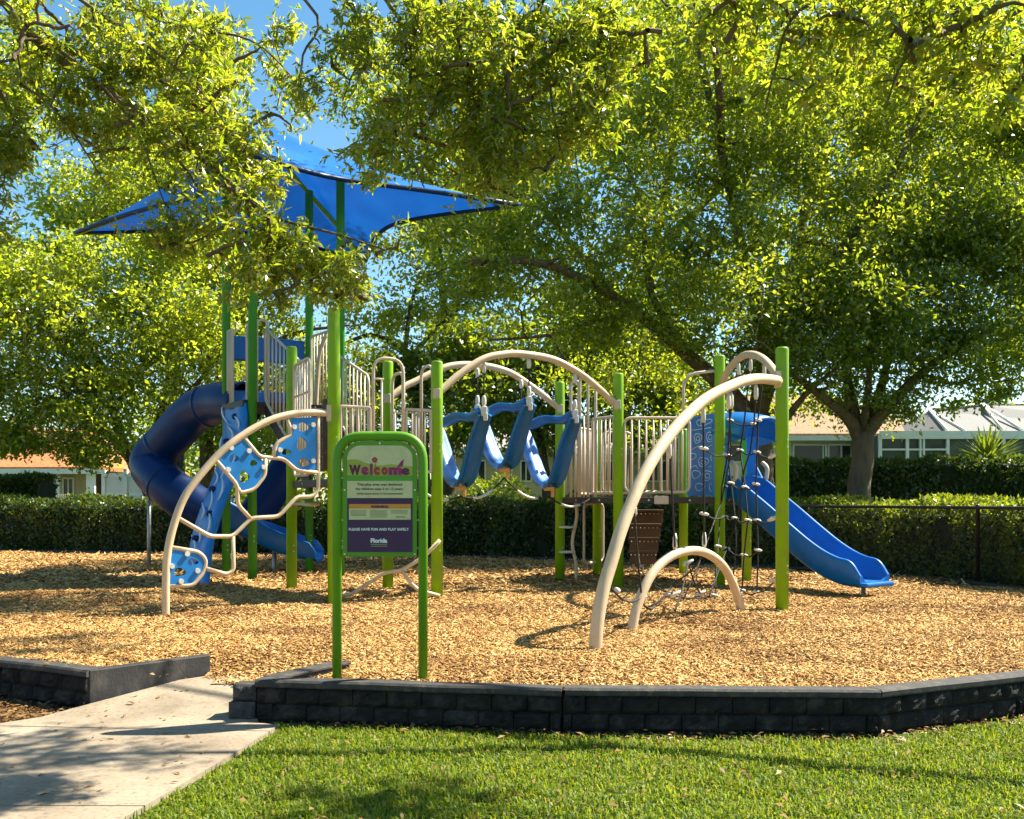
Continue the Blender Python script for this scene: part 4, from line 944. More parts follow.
def deck(poly, z, th=.075):
    m = MB(); m.prism([(x, y, z-th) for x, y in poly], (0, 0, th))
    o = m.build('deck', 'deck', PS, bevel=.006)
    k = len(poly); b = MB()
    c = Vector((sum(p[0] for p in poly)/k, sum(p[1] for p in poly)/k, 0))
    for i in range(k):   # perforated rim bolts
        a, q = c3(poly[i]), c3(poly[(i+1) % k])
        for s in (.3, .7):
            e = a.lerp(q, s); d = (e-c).normalized(); b.tube([e+Vector((0, 0, z-th/2)), e+d*.012+Vector((0, 0, z-th/2))], .012, 6)
    build_each(b, 'bolt', 'bolt', o); return o
DZ, LZ, TZ = 1.085, 1.27, 2.34
deck([hexv[a] for a in (2, 62, 122, 182, 242, 302)], DZ)
deck([A1, S1, S2, A2], LZ)
deck([T1, T2, T3, T4], TZ)

def lerp2(a, b, t): return Vector((a[0]+(b[0]-a[0])*t, a[1]+(b[1]-a[1])*t, 0))
def railing(a, b, zb, zt, n, zb2=None, zt2=None, rb=.0125, rr=.018, mid=None, corner=.10, name='railing'):
    zb2 = zb if zb2 is None else zb2; zt2 = zt if zt2 is None else zt2
    m = MB(); a, b = c3(a), c3(b)
    fr = [a+Vector((0, 0, zb)), a+Vector((0, 0, zt)), b+Vector((0, 0, zt2)), b+Vector((0, 0, zb2)), a+Vector((0, 0, zb))]
    cl = [fr[0].lerp(fr[3], .5)]+[fr[0], fr[1], fr[2], fr[3]]+[fr[0].lerp(fr[3], .5)]
    m.tube(rounded(cl, corner), rr, 8)
    o = m.build(name, rail, PS); bars = MB()
    for i in range(1, n+1):
        t = i/(n+1); q = a.lerp(b, t)
        bars.tube([q+Vector((0, 0, zb+(zb2-zb)*t)), q+Vector((0, 0, zt+(zt2-zt)*t))], rb, 7)
    if mid is not None: bars.tube([a+Vector((0, 0, mid)), b+Vector((0, 0, mid))], rb, 7)
    build_each(bars, 'bar', rail, o)
    return o
def hoop(a, b, z0, z1, r=.018, name='hoop_handle'):
    a, b = c3(a), c3(b); w = (b-a).length
    m = MB(); m.tube(rounded([a+Vector((0, 0, z0)), a+Vector((0, 0, z1)), b+Vector((0, 0, z1)), b+Vector((0, 0, z0))], w*.5, 8), r, 8)
    return m.build(name, rail, PS)
# left low deck front: two railings with a tall hoop between
e = lambda t: lerp2(A1, S1, t)
railing(e(.06), e(.34), LZ+.08, 2.0, 4, corner=.02); hoop(e(.37), e(.66), LZ, 2.52); railing(e(.69), e(.94), LZ+.08, 2.0, 3, corner=.02)
m = MB()
for t_ in (.45, .58): m.tube([e(t_)+Vector((0, 0, LZ)), e(t_)+Vector((0, 0, 2.30 if t_ < .5 else 1.96))], .0125, 7)
m.tube([e(.37)+Vector((0, 0, 2.30)), e(.47)+Vector((0, 0, 2.30))], .0125, 7); m.tube([e(.56)+Vector((0, 0, 1.96)), e(.66)+Vector((0, 0, 1.96))], .0125, 7)
build_each(m, 'bar', rail, PS)
# right side of the low deck, towards the span
e = lambda t: lerp2(S1, S2, t)
hoop(e(.08), e(.30), LZ, 2.50); hoop(e(.66), e(.90), LZ, 2.50); railing(e(.32), e(.42), LZ+.08, 2.0, 1, corner=.02)
# left side of the low deck
e = lambda t: lerp2(A2, A1, t)
railing(e(.07), e(.46), LZ+.06, 2.62, 5, mid=2.25, corner=.10)
# stair between low deck and tall tower
e1 = lambda t: lerp2(T1, T2, t); Bq = lerp2(A2, S2, .18); Bq2 = lerp2(A2, S2, .80)
sa, sb = e1(.14), e1(.88); la, lb = Bq, Bq2
def stair_side(top, bot, zt0, zt1, n):
    railing((top.x, top.y), (bot.x, bot.y), TZ+.03, zt0, n, LZ+.06, zt1, corner=.10, rb=.012, name='stair_railing')
stair_side(sa, la, 3.32, 2.58, 10); stair_side(sb, lb, 3.10, 2.5, 10)
st = MB()
for i in range(5):
    t0, t1 = i/5, (i+1)/5; z = TZ-(TZ-LZ)*(i+1)/6
    a, b, c, d = sa.lerp(la, t0), sb.lerp(lb, t0), sb.lerp(lb, t1), sa.lerp(la, t1)
    st.prism([q+Vector((0, 0, z-.05)) for q in (a, b, c, d)], (0, 0, .05))
    st.prism([q+Vector((0, 0, z)) for q in (a, b, b.lerp(c, .1), a.lerp(d, .1))], (0, 0, (TZ-LZ)/6-.052))
st.build('stair', 'brown', PS, bevel=.006)
m = MB()
for a, b in ((sa, la), (sb, lb)): m.prism([a+Vector((0, 0, TZ-.20)), a+Vector((0, 0, TZ-.05)), b+Vector((0, 0, LZ+.05)), b+Vector((0, 0, LZ-.12))], (.035, .02, 0))
build_each(m, 'stair_stringer', 'deck', PS)
# brown riser panels hanging below the low deck's front corner
m = MB()
for i in range(4):
    q = lerp2(A2, A1, .80)
    m.box(q+Vector((.06, .02, 2.02-.19*i)), (.16, .05, .17))
build_each(m, 'step_panel', 'brown', PS, bevel=.01)
# tall tower rails
e = lambda t: lerp2(T4, T1, t)
railing(e(.06), e(.26), TZ+.05, 3.40, 3, corner=.02, rb=.016); railing(e(.80), e(.94), TZ+.05, 3.36, 2, corner=.02, rb=.02)
hoop(e1(.05), e1(.17), TZ, 3.42)
e = lambda t: lerp2(T2, T3, t)
railing(e(.06), e(.94), TZ+.06, 3.42, 8, corner=.06)
m = MB(); q = e(.42); m.tube(spline([q+Vector((0, 0, 3.40)), q+Vector((-.10, 0, 3.1)), q+Vector((-.14, -.03, 2.5)), q+Vector((-.14, -.03, TZ))], 5), .03, 8); m.build('grab_bar', tan, PS)

# ---- overhead arches carrying the hanging loops
HX = hexv[242]; HX2 = hexv[182]
def arch(pts, A, B, r=.041, name='arch_beam', lab=None):
    pp = spline([on_plane(x, y, A, B) for x, y in pts], 5)
    o = MB().tube(pp, r, 12).build(name, tan, PS); return o, pp
arF, pF = arch([(437, 394), (460, 374), (483.5, 359), (503, 354.5), (521.6, 354), (553, 359.5), (579, 373), (598, 388), (617, 405)], S1, HX)
arR, pR = arch([(388, 399), (404, 387), (416, 381), (443, 368), (464, 364.5), (486, 366), (503, 370), (517, 376.5), (539, 392), (560, 409)], S2, HX2)
def collar(parent, p, d, r=.052, l=.09):
    d = Vector(d).normalized(); MB().tube([p-d*l*.5, p+d*l*.5], r, 12).build('clamp', rail, parent)
for o, pp in ((arF, pF), (arR, pR)):
    for q_ in (pp[0], pp[-1]): MB().box(q_+Vector((0, -.050, .0)), (.075, .035, .11)).build('clamp', rail, o, bevel=.008)

def hanging_loop(F, Fz, R, Bz, seed):
    """V-shaped loop of blue channel hung crosswise between the two arches; F, R = front/rear top corner"""
    F, R = Vector((*F, Fz)), Vector((*R, Fz)); B = F.lerp(R, .46); B.z = Bz
    dv = (R-F); dv.z = 0; dv.normalize(); uu = Vector((dv.y, -dv.x, 0)); W = .10
    def strip(path, name, mat, bulge, w0, parent):
        m = MB(); rows = []; k = len(path)
        for i, p in enumerate(path):
            t = (path[min(i+1, k-1)]-path[max(i-1, 0)]).normalized(); nn = t.cross(uu).normalized()
            w = W*w0(i/(k-1)); lip = .045
            prof = [(-w-.012, lip*.4), (-w, lip), (-w+.018, lip*.85), (-w*.75, 0), (-w*.25, -bulge), (w*.25, -bulge), (w*.75, 0), (w-.018, lip*.85), (w, lip), (w+.012, lip*.4), (w*.80, -.026), (w*.36, -.050), (0, -.014), (-w*.36, -.050), (-w*.80, -.026)]
            rows.append([p+uu*a+nn*b for a, b in prof])
        m.grid(rows, closed=True); q = len(rows[0])
        m.add(rows[0], [tuple(range(q))]); m.add(rows[-1], [tuple(reversed(range(q)))])
        return m.build(name, mat, parent)
    wob = .045
    lf = spline([F, F.lerp(B, .30)-dv*(.01), F.lerp(B, .62)-dv*.06, F.lerp(B, .86)-dv*.09, B-dv*.075+Vector((0, 0, .02)), B+Vector((0, 0, 0))], 5)
    front = strip(lf, 'hanging_loop', M['pod'], .006, lambda t: .78+.28*math.sin(math.pi*min(1, t*1.05)), PS)
    lr = spline([B, B+dv*.075+Vector((0, 0, .02)), R.lerp(B, .86)+dv*.10, R.lerp(B, .60)+dv*.08, R.lerp(B, .28)+dv*.02, R], 5)
    strip(lr, 'rear_leg', M['pod_lit'], .006, lambda t: .78+.28*math.sin(math.pi*min(1, t*1.05)), front)
    top = spline([R, R.lerp(F, .2)+Vector((0, 0, -.035)), R.lerp(F, .5)+Vector((0, 0, wob*.3)), R.lerp(F, .8)+Vector((0, 0, -.02)), F+Vector((0, 0, .03))], 5)
    strip(top, 'top_bar', M['pod'], .004, lambda t: .62, front)
    m = MB()
    for q in (F, R):
        m.box(q+Vector((0, 0, .03)), (.07, .07, .11)); m.box(q-dv*.03+Vector((0, 0, -.03)) if q is F else q+dv*.03+Vector((0, 0, -.03)), (.05, .03, .09))
    build_each(m, 'corner_bracket', 'connector', front, bevel=.012)
    m = MB(); m.box(B+Vector((0, 0, -.045)), (.13, .10, .05)); m.box(B+uu*.05+Vector((0, 0, -.10)), (.045, .05, .10)); m.build('bottom_clamp', 'clamp', front, bevel=.012)
    return front, F, R, B, uu
def hang(front, q, beam):
    c = min(beam, key=lambda p: (p.x-q.x)**2+(p.y-q.y)**2)
    top = Vector((q.x, q.y, c.z-.03)); m = MB(); m.tube([q+Vector((0, 0, .05)), top], .008, 6); m.build('hanger_rope', 'rope', front)
    m = MB()
    for a, l in ((top-Vector((0, 0, .07)), .11), (q+Vector((0, 0, .14)), .12)):
        m.tube([a-Vector((0, 0, l/2)), a-Vector((0, 0, l*.2)), a+Vector((0, 0, l*.3)), a+Vector((0, 0, l/2))], [.017, .026, .024, .016], 8)
    build_each(m, 'rope_end', 'connector', front)
Bs = []
for i, (xf, yf, yb) in enumerate(((484, 414, 484), (529, 404, 466), (575, 417, 485))):
    f3 = on_plane(xf, yf, S1, HX); dv = Vector((-.53, .848, 0)); rr_ = (f3.x+dv.x*1.16, f3.y+dv.y*1.16)
    mid = f3+dv*.53; zb = EYE-(yb-HY)/FPX*mid.y
    fr_, F_, R_, B_, uu = hanging_loop((f3.x, f3.y), f3.z, rr_, zb, i); hang(fr_, F_, pF); hang(fr_, R_, pR); Bs.append(B_)
# slack safety cable linking the loop bottoms and the decks
m = MB(); mid1 = lerp2(S1, S2, .46); mid2 = lerp2(HX, HX2, .46)
ch = [Vector((mid1.x, mid1.y, LZ-.03))]+[b-Vector((0, 0, .14)) for b in Bs]+[Vector((mid2.x, mid2.y, DZ-.02))]
for a, b in zip(ch, ch[1:]):
    pts = [a.lerp(b, t)-Vector((0, 0, .11*math.sin(math.pi*t))) for t in np.linspace(0, 1, 9)]
    m.tube(pts, .010, 6)
lk = m.build('linking_cable', 'rope', PS); m = MB()
for a, b in zip(ch, ch[1:]):
    pts = [a.lerp(b, t)-Vector((0, 0, .11*math.sin(math.pi*t))) for t in (.28, .4, .5, .62, .74)]; m.tube(pts, .016, 7)
build_each(m, 'cable_sleeve', 'connector', lk)

# ---- hexagonal deck rails and ladders
e = lambda t: lerp2(hexv[242], hexv[302], t)
railing(e(.06), e(.70), DZ+.06, 2.03, 8, corner=.09)
m = MB(); m.tube(rounded([e(.64)+Vector((0, 0, 1.9)), e(.64)+Vector((0, 0, 2.55)), e(.985)+Vector((0, 0, 2.60))], .32, 8), .019, 8); m.build('grab_bar', rail, PS)
m = MB(); m.box(e(.42)+Vector((-.0, -.03, DZ-.035)), (.17, .03, .10)); m.build('rope_bracket', rail, PS, bevel=.008)
e = lambda t: lerp2(hexv[182], hexv[242], t)
hoop(e(.20), e(.34), DZ, 2.56); hoop(e(.36), e(.50), DZ, 2.60)
railing(e(.58), e(.93), DZ+.05, 2.05, 4, corner=.03); m = MB(); m.tube([e(.63)+Vector((0, 0, DZ)), e(.63)+Vector((0, 0, 2.44)), e(.62)+Vector((0, 0, 2.48))], .018, 8); m.build('grab_bar', rail, PS)
m = MB(); m.tube([e(.10)+Vector((0, 0, DZ+.06)), e(.12)+Vector((0, 0, 1.9))], .0125, 7); m.tube([e(.28)+Vector((0, 0, DZ)), e(.28)+Vector((0, 0, 2.1))], .0125, 7); m.tube([e(.43)+Vector((0, 0, DZ)), e(.43)+Vector((0, 0, 2.1))], .0125, 7); build_each(m, 'bar', rail, PS)
e = lambda t: lerp2(hexv[182], hexv[122], t)
railing(e(.50), e(.92), DZ+.05, 2.02, 7, corner=.05, rb=.011)
e = lambda t: lerp2(hexv[122], hexv[62], t)
railing(e(.06), e(.40), DZ+.06, 2.0, 4, corner=.09); railing(e(.74), e(.95), DZ+.06, 2.0, 2, corner=.09)
m = MB(); a_, b_ = on_plane(584, 504, hexv[182], hexv[122]), on_plane(603, 561, hexv[182], hexv[122])
m.tube(rounded([Vector((b_.x-.03, b_.y, a_.z)), a_, Vector((a_.x, a_.y, b_.z)), b_, Vector((b_.x, b_.y, a_.z)), a_.lerp(Vector((b_.x, b_.y, a_.z)), .4)], .10), .018, 8); m.build('loop_ladder', rail, PS)
# wavy pole with pod steps
m = MB(); q = lerp2(hexv[182], hexv[122], .10); q = Vector((q.x+.13, q.y-.15, 0))
m.tube(spline([q+Vector((0, 0, DZ+.0)), q+Vector((.03, 0, .85)), q+Vector((-.03, 0, .5)), q+Vector((.02, 0, .2)), q+Vector((0, 0, -.2))], 5), .022, 8)
o = m.build('climbing_pole', tan, PS); m = MB()
for z, s in ((.70, -1), (.38, -1)): m.lathe(q+Vector((-.10, 0, z)), [(.02, -.02), (.10, -.012), (.11, .005), (.09, .014), (.01, .016)], 14)
build_each(m, 'step_pod', 'connector', o)
# brown stepped climber under the back of the hexagonal deck
m = MB(); e = lambda t: lerp2(hexv[122], hexv[62], t); sd = Vector((0.06, 1, 0)).normalized()
w2 = (c3(hexv[62])-c3(hexv[122])).normalized()
for i in range(4):
    z = .86-.20*i; c = e(.56)+sd*(.10+.14*i)
    m.box(c+Vector((0, 0, z+.03)), (.50-.035*i, .16, .05)); m.box(c+sd*(-.07)+Vector((0, 0, z-.06)), (.48-.035*i, .03, .16))
o = m.build('step_climber', 'brown', PS, bevel=.01); m = MB()
for i in range(4):
    for k in range(7):
        c = e(.56)+sd*(.10+.14*i-.088)+w2*(-.18+.06*k)+Vector((0, 0, .855-.20*i)); m.ball(c, .009, 6)
build_each(m, 'stud', 'connector', o)
m = MB()
for s in (-.12, .0, .12): m.tube([e(.56)+sd*.55+w2*s+Vector((0, 0, .28)), e(.56)+sd*.60+w2*s*1.2+Vector((0, 0, -.2))], .018, 7)
build_each(m, 'support_leg', rail, o)

# ---- blue activity panel with white line art
pa, pb = hexv[62], hexv[302]
pA = on_plane(687, 420, (2.36, 13.9), (2.50, 12.15)); pB_ = on_plane(713, 420, (2.36, 13.9), (2.50, 12.15))
a_, b_ = P(687, 0, 13.55), P(726, 0, 12.55); a_.z = b_.z = 0; tdir = (b_-a_).normalized(); ln = (b_-a_).length; nn = Vector((tdir.y, -tdir.x, 0))
if nn.y > 0: nn = -nn
ZB, ZH = DZ+.02, 1.06
def on_panel(s, z, off=0): return a_+tdir*(s*ln)+Vector((0, 0, ZB+z*ZH))+nn*off
m = MB(); out = [on_panel(s, z) for s, z in ((0, 0), (1, 0), (1, .96), (.97, 1), (.03, 1), (0, .96))]; m.prism(out, -nn*.03)
pnl = m.build('activity_panel', 'bluewall', PS, bevel=.005)
m = MB()
def stroke(pts, r=.0055, closed=True):
    q = [on_panel(s, z, .003) for s, z in pts]
    m.tube(q+([q[0], q[1]] if closed else []), r, 5)
for cx_, cz_, rx, rz in ((.30, .72, .10, .06), (.62, .72, .10, .06), (.16, .50, .09, .04), (.44, .42, .13, .055), (.72, .46, .09, .05), (.25, .27, .11, .05), (.55, .25, .13, .06), (.80, .30, .08, .045), (.35, .11, .12, .045), (.70, .10, .11, .05), (.45, .91, .2, .04), (.83, .90, .08, .04), (.85, .62, .07, .04)):
    stroke(ell(cx_, cz_, rx, rz, 14, wob=.12))
    if rz > .05: stroke(ell(cx_, cz_-.005, rx*.45, rz*.5, 10))
for pts in (((.05, .83), (.95, .83)), ((.1, .58), (.3, .62), (.5, .58), (.7, .63)), ((.1, .36), (.25, .38), (.3, .34)), ((.6, .35), (.75, .37)), ((.38, .88), (.38, .95)), ((.5, .88), (.5, .95))): stroke(pts, closed=False)
m.build('line_drawing', 'whiteline', pnl)

# ---- open slide on the right
Sst = Vector((2.72, 12.45, DZ+.03)); Sen = Vector((3.94, 10.86, .10))
hd = (Sen-Sst); hd.z = 0; HL = hd.length; hd.normalize(); sd = Vector((-hd.y, hd.x, 0))
pro = [(0, DZ+.03), (.10, DZ+.02), (.20, .97), (.34, .78), (.48, .58), (.62, .39), (.74, .26), (.85, .185), (.94, .165), (1.0, .16)]
pts = spline([Sst+hd*(s*HL)+Vector((0, 0, z-Sst.z)) for s, z in pro], 4)
m = MB(); rows = []; k = len(pts)
for i, p in enumerate(pts):
    t = (pts[min(i+1, k-1)]-pts[max(i-1, 0)]).normalized(); nn = sd.cross(t); nn = nn if nn.z > 0 else -nn
    f = i/(k-1); h = .235 if f < .84 else .235-.165*((f-.84)/.16)**1.5
    w = .25; prof = [(-w-.035, h-.035), (-w-.03, h), (-w-.005, h+.006), (-w+.012, h-.01), (-w+.03, .05), (-w+.08, .008), (0, 0), (w-.08, .008), (w-.03, .05), (w-.012, h-.01), (w+.005, h+.006), (w+.03, h), (w+.035, h-.035), (w+.02, -.02), (w-.04, -.055), (0, -.06), (-w+.04, -.055), (-w-.02, -.02)]
    rows.append([p+sd*a+nn*b for a, b in prof])
m.grid(rows, closed=True); q = len(rows[0]); m.add(rows[0], [tuple(range(q))]); m.add(rows[-1], [tuple(reversed(range(q)))])
slide = m.build('open_slide', blue, PS)
m = MB(); m.box(Sst+hd*(HL+.02)+Vector((0, 0, .135-Sst.z)), (.12, .52, .05), Matrix((hd, sd, Vector((0, 0, 1)))).transposed()); m.build('exit_lip', blue, slide, bevel=.018)
m = MB(); m.tube([Sst+hd*(HL*.93)+Vector((0, 0, .10-Sst.z)), Sst+hd*(HL*.93)+Vector((0, 0, -.2-Sst.z))], .025, 8); build_each(m, 'support_leg', 'steel', slide)
# hood over the slide entrance: side cheeks and curled roof
hb = Sst+hd*.04
m = MB(); rows = []
for i in range(7):
    s = -.05+.50*i/6; row = []
    for j in range(13):
        a = math.pi*(j/12); w = .33+.02*math.sin(a)
        row.append(hb+hd*(s+.12*math.sin(a)*(i/6))+sd*(w*math.cos(a))+Vector((0, 0, .74+.27*math.sin(a)**.8-.10*(i/6)**2)))
    rows.append(row)
m.grid(rows); m.build('hood', blue, slide, solidify=.035)
m = MB()
for s in (-1, 1):
    c = hb+sd*(.315*s); o_ = [c+hd*(-.05)+Vector((0, 0, -.06)), c+hd*.16+Vector((0, 0, -.10)), c+hd*.20+Vector((0, 0, .2)), c+hd*.09+Vector((0, 0, .38)), c+hd*.12+Vector((0, 0, .60)), c+hd*.40+Vector((0, 0, .66)), c+hd*.38+Vector((0, 0, .80)), c+hd*(-.05)+Vector((0, 0, .80))]
    m.prism(o_, sd*(.03*s))
build_each(m, 'hood_cheek', 'bluewall', slide, bevel=.008)
m = MB()
for s in (-1, 1):
    c = hb+sd*(.29*s)+hd*.20; m.tube(rounded([c+Vector((0, 0, .16)), c+hd*.08+Vector((0, 0, .18)), c+hd*.10+Vector((0, 0, .34)), c+hd*.02+Vector((0, 0, .40))], .06), .026, 8)
build_each(m, 'grab_handle', rail, slide)

# ---- net climber: big arch, rear arch, ground arch, ropes
NF = (.60, 7.02)
arB, pB = arch([(778, 381), (770, 379.5), (756, 378.8), (742, 381.5), (728.5, 387), (712, 395), (697, 406), (677, 426), (658, 451), (643, 477), (631, 504), (620, 533), (611, 563), (604, 586), (599.5, 608), (596.5, 630), (595.5, 651), (595.5, 660)], N1, NF, .048)
m = MB(); m.box(Vector((N1[0]-.05, N1[1]-.03, 2.2)), (.05, .10, .16)); m.build('clamp', rail, arB, bevel=.01)
PT = hexv[302]
arK, pK = arch([(720, 392), (724.5, 378), (730, 368), (737, 360), (745, 355.3), (752, 354.5), (760, 357), (767, 362.5), (774, 371), (782, 383)], PT, N1, .040)
GA, GB = (.985, 8.2), (2.14, 9.38)
arG, pG = arch([(631, 640), (632.5, 627), (636, 610), (643, 591), (652, 574), (664, 561), (678, 553), (695, 550.5), (710, 555), (723, 566), (732, 582), (738, 598), (742, 614), (744, 625)], GA, GB, .041, 'ground_arch')
net = None; ropes = MB(); joints = []
def near(beam, x):   # beam point at picture column x
    return min(beam, key=lambda p: abs(CX+FPX*p.x/p.y-x)).copy()
def rope(pts, sag=0.):
    q = []
    for a, b in zip(pts, pts[1:]):
        for t in np.linspace(0, 1, 6)[:-1]: q.append(a.lerp(b, t)-Vector((0, 0, sag*math.sin(math.pi*t))))
    q.append(pts[-1]); ropes.tube(q, .0085, 6)
conn = MB()
def conn_end(p, d, l=.12):
    d = Vector(d).normalized(); conn.tube([p-d*l*.5, p-d*l*.3, p+d*l*.25, p+d*l*.5], [.014, .021, .019, .011], 8)
def joint(p):
    conn.tube([p-Vector((.04, .01, -.008)), p-Vector((.02, .0, -.004)), p+Vector((.02, 0, -.004)), p+Vector((.04, .01, -.008))], [.009, .015, .015, .009], 7)
onN = lambda x, y: on_plane(x, y, PT, N1)
v1a, v1b = near(pB, 669), near(pG, 676); v2a, v2b = near(pB, 703), near(pG, 703)
G0 = Vector((1.60, 9.6, .02))
for a, b in ((v1a, v1b), (v2a, v2b)):
    a = a-Vector((0, 0, .05)); b = b+Vector((0, 0, .05)); rope([a, b]); conn_end(a-Vector((0, 0, .06)), (0, 0, 1), .14); conn_end(b+Vector((0, 0, .06)), (0, 0, 1), .14)
v2 = lambda t: (v2a-Vector((0, 0, .05))).lerp(v2b+Vector((0, 0, .05)), t)
V3 = [near(pB, 730)-Vector((0, 0, .06)), onN(728, 452), onN(722, 486), onN(720, 517), onN(714, 548)]; V3[3].z = max(V3[3].z, .3); V3[4] = Vector((2.15, 10.6, .04))
V5 = [near(pK, 738)-Vector((0, 0, .04)), onN(730, 420), onN(728, 455), onN(735, 518), onN(736, 546), onN(733, 580)]
V6 = [near(pK, 751)-Vector((0, 0, .04)), onN(744, 425), onN(740, 450), onN(745, 487), onN(748, 520), onN(744, 555), onN(742, 590)]
V7 = [near(pK, 764)-Vector((0, 0, .04)), onN(758, 420), onN(757, 452), onN(756, 484), onN(757, 520), onN(758, 550), onN(757, 592)]
V8 = [near(pB, 755)-Vector((0, 0, .05)), onN(754, 424), onN(750, 452), onN(744, 470), onN(738, 518), onN(727, 548), Vector((2.05, 10.4, .05))]
V9 = [near(pB, 729)-Vector((0, 0, .05)), onN(731, 452), onN(722, 500), Vector((1.95, 10.5, .35)), Vector((1.75, 10.2, .04))]
for Vv in (V3, V5, V6, V7, V8, V9):
    rope(Vv); conn_end(Vv[0]-Vector((0, 0, .07)), (0, 0, 1), .14)
NP = lambda y: Vector((N1[0]-.06, N1[1]+.03, EYE-(y-HY)/FPX*N1[1])); QP = lambda y: Vector((PT[0]+.05, PT[1]-.05, EYE-(y-HY)/FPX*PT[1]))
lev = [[v2(.28), QP(455), V5[2], V6[2], V7[2], NP(455)], [QP(486), V5[3].lerp(V5[2], .55), V6[3], V7[3]], [v2(.75), QP(516), V5[3], V6[4], V7[4], NP(518)], [V3[4].lerp(V3[3], .6), V8[5], V6[5], V7[5]], [Vector((1.55, 9.9, .12)), V3[4], V6[6], V7[6], NP(580)], [V5[1], V8[1], V7[1]]]
for l in lev:
    rope(l, .04)
    for p in l: joint(p)
conn_end(NP(455)+Vector((.0, -.02, 0)), (-.8, .4, -.35), .15); conn_end(NP(518), (-.8, .4, -.35), .15); conn_end(NP(580), (-.8, .4, -.3), .13)
rope([near(pB, 634), near(pG, 641)], .05); conn_end(near(pB, 634).lerp(near(pG, 641), .12), near(pG, 641)-near(pB, 634), .12)
b1 = near(pB, 611); b1.z = .42; b2 = near(pG, 640); rope([b1, b2, Vector((1.3, 9.0, .1))], .06); conn_end(b2, (1, .2, .4), .13); conn_end(b1.lerp(b2, .2), b2-b1, .12)
for a, b in ((Vector((1.25, 9.3, .05)), Vector((1.62, 9.9, .25))), (Vector((1.5, 9.2, .03)), Vector((1.78, 10.1, .42))), (Vector((1.78, 10.1, .42)), Vector((2.0, 10.6, .06))), (Vector((1.3, 9.9, .32)), Vector((1.62, 9.9, .12))), (Vector((1.45, 11.6, .5)), Vector((1.3, 9.9, .32))), (Vector((1.62, 9.9, .25)), v2b)):
    rope([a, b], .05)
for p in (Vector((1.62, 9.9, .12)), Vector((2.0, 10.6, .06)), Vector((1.78, 10.1, .42))): conn_end(p, (1, .3, .5), .12)
# long ropes from the deck bracket down to the ground arch
br = Vector(lerp2(hexv[242], hexv[302], .42)); br.z = DZ-.05
net = ropes.build('rope_net', 'rope', PS); build_each(conn, 'rope_connector', 'connector', net)

# ---- arch climber at the left with pebble panels
AF, AB = (-3.13, 9.05), A1
z2 = lambda x, y: (120+x*.3053, 370+y*.3053)
ac = lambda pts: [on_plane(*z2(x, y), AF, AB) for x, y in pts]
mp_ = spline(ac([(150, 830), (150, 760), (152, 640), (163, 560), (185, 480), (212, 415), (250, 360), (310, 290), (355, 248), (400, 215), (450, 184), (500, 161), (550, 147), (600, 140), (640, 140), (690, 142)]), 4)
AC = MB().tube(mp_, .035, 12).build('arch_climber', tan, PS)
m = MB(); m.box(mp_[-1]+Vector((-.01, 0, -.0)), (.05, .09, .17)); m.build('clamp', rail, AC, bevel=.01)
m = MB(); tb_ = lambda pts, rr=.05: m.tube(rounded(ac(pts), rr), .0205, 8)
tb_([(310, 290), (385, 378), (385, 440), (428, 487)]); tb_([(400, 215), (458, 285), (535, 290), (580, 330), (650, 335)]); tb_([(476, 290), (475, 345), (440, 390), (395, 402), (385, 385)])
tb_([(185, 482), (295, 545), (370, 545), (430, 485), (520, 480), (580, 415), (630, 415), (650, 392), (650, 150)]); tb_([(370, 545), (372, 655), (350, 670), (280, 650)]); tb_([(160, 580), (258, 596), (283, 622), (275, 660), (240, 705), (155, 708)]); tb_([(548, 158), (562, 210), (510, 242), (502, 285)])
m.build('rung_loop', tan, AC)
ddir = (c3(AB)-c3(AF)).normalized()
def climb_panel(outline, holes, label=None):
    base = c3(AF); to2 = lambda q: ((q-base).dot(ddir), q.z)
    o2 = [to2(q) for q in ac(outline)]; h2 = [[to2(q) for q in ac(ell(*h, 14, wob=.13))] for h in holes]
    v, f = curve_mesh([o2]+h2, .022); nn = Vector((ddir.y, -ddir.x, 0))
    return MB().add([base+ddir*x+Vector((0, 0, y))+nn*z for x, y, z in v], f).build('climbing_panel', 'bluewall', AC)
def studs(parent, pts):
    m = MB(); nn = Vector((ddir.y, -ddir.x, 0))
    for q in ac(pts):
        m.tube([q-nn*.02, q+nn*.03], .024, 10)
    build_each(m, 'fixing', 'connector', parent)
q = climb_panel([(165, 585), (255, 600), (277, 624), (269, 657), (237, 699), (163, 703)], [(195, 662, 20, 14), (238, 628, 18, 12)]); studs(q, [(218, 602), (168, 642), (252, 657), (198, 692)])
q = climb_panel([(312, 292), (400, 222), (456, 290), (470, 300), (470, 343), (437, 387), (396, 397), (388, 374)], [(372, 290, 17, 13), (405, 350, 17, 20), (436, 305, 12, 10)]); studs(q, [(362, 255), (352, 326), (420, 265), (468, 318)])
q = climb_panel([(560, 157), (640, 155), (640, 329), (583, 325), (538, 286), (506, 281), (514, 245), (566, 213)], [(600, 187, 19, 15), (594, 242, 17, 22), (600, 303, 19, 14), (543, 268, 15, 10)]); studs(q, [(568, 187), (630, 180), (630, 298), (522, 262)])
# second tan climber loop low between the sign posts, and a small round step
m = MB(); cl = lambda pts, d: m.tube(rounded([P(x, y, d) for x, y in pts], .04), .0205, 8)
cl([(330, 598), (352, 594), (384, 573), (402, 570), (424, 557), (440, 540)], 10.5); cl([(402, 570), (408, 580), (418, 590), (440, 596)], 10.5); m.build('rung_loop', tan, PS)
m = MB(); c = P(311, 504, 11.4); m.lathe(c, [(.02, -.03), (.10, -.02), (.105, .0), (.085, .015), (.01, .018)], 14); m.tube([c, Vector((A2[0], A2[1], c.z))], .02, 7); build_each(m, 'step_pod', tan, PS)

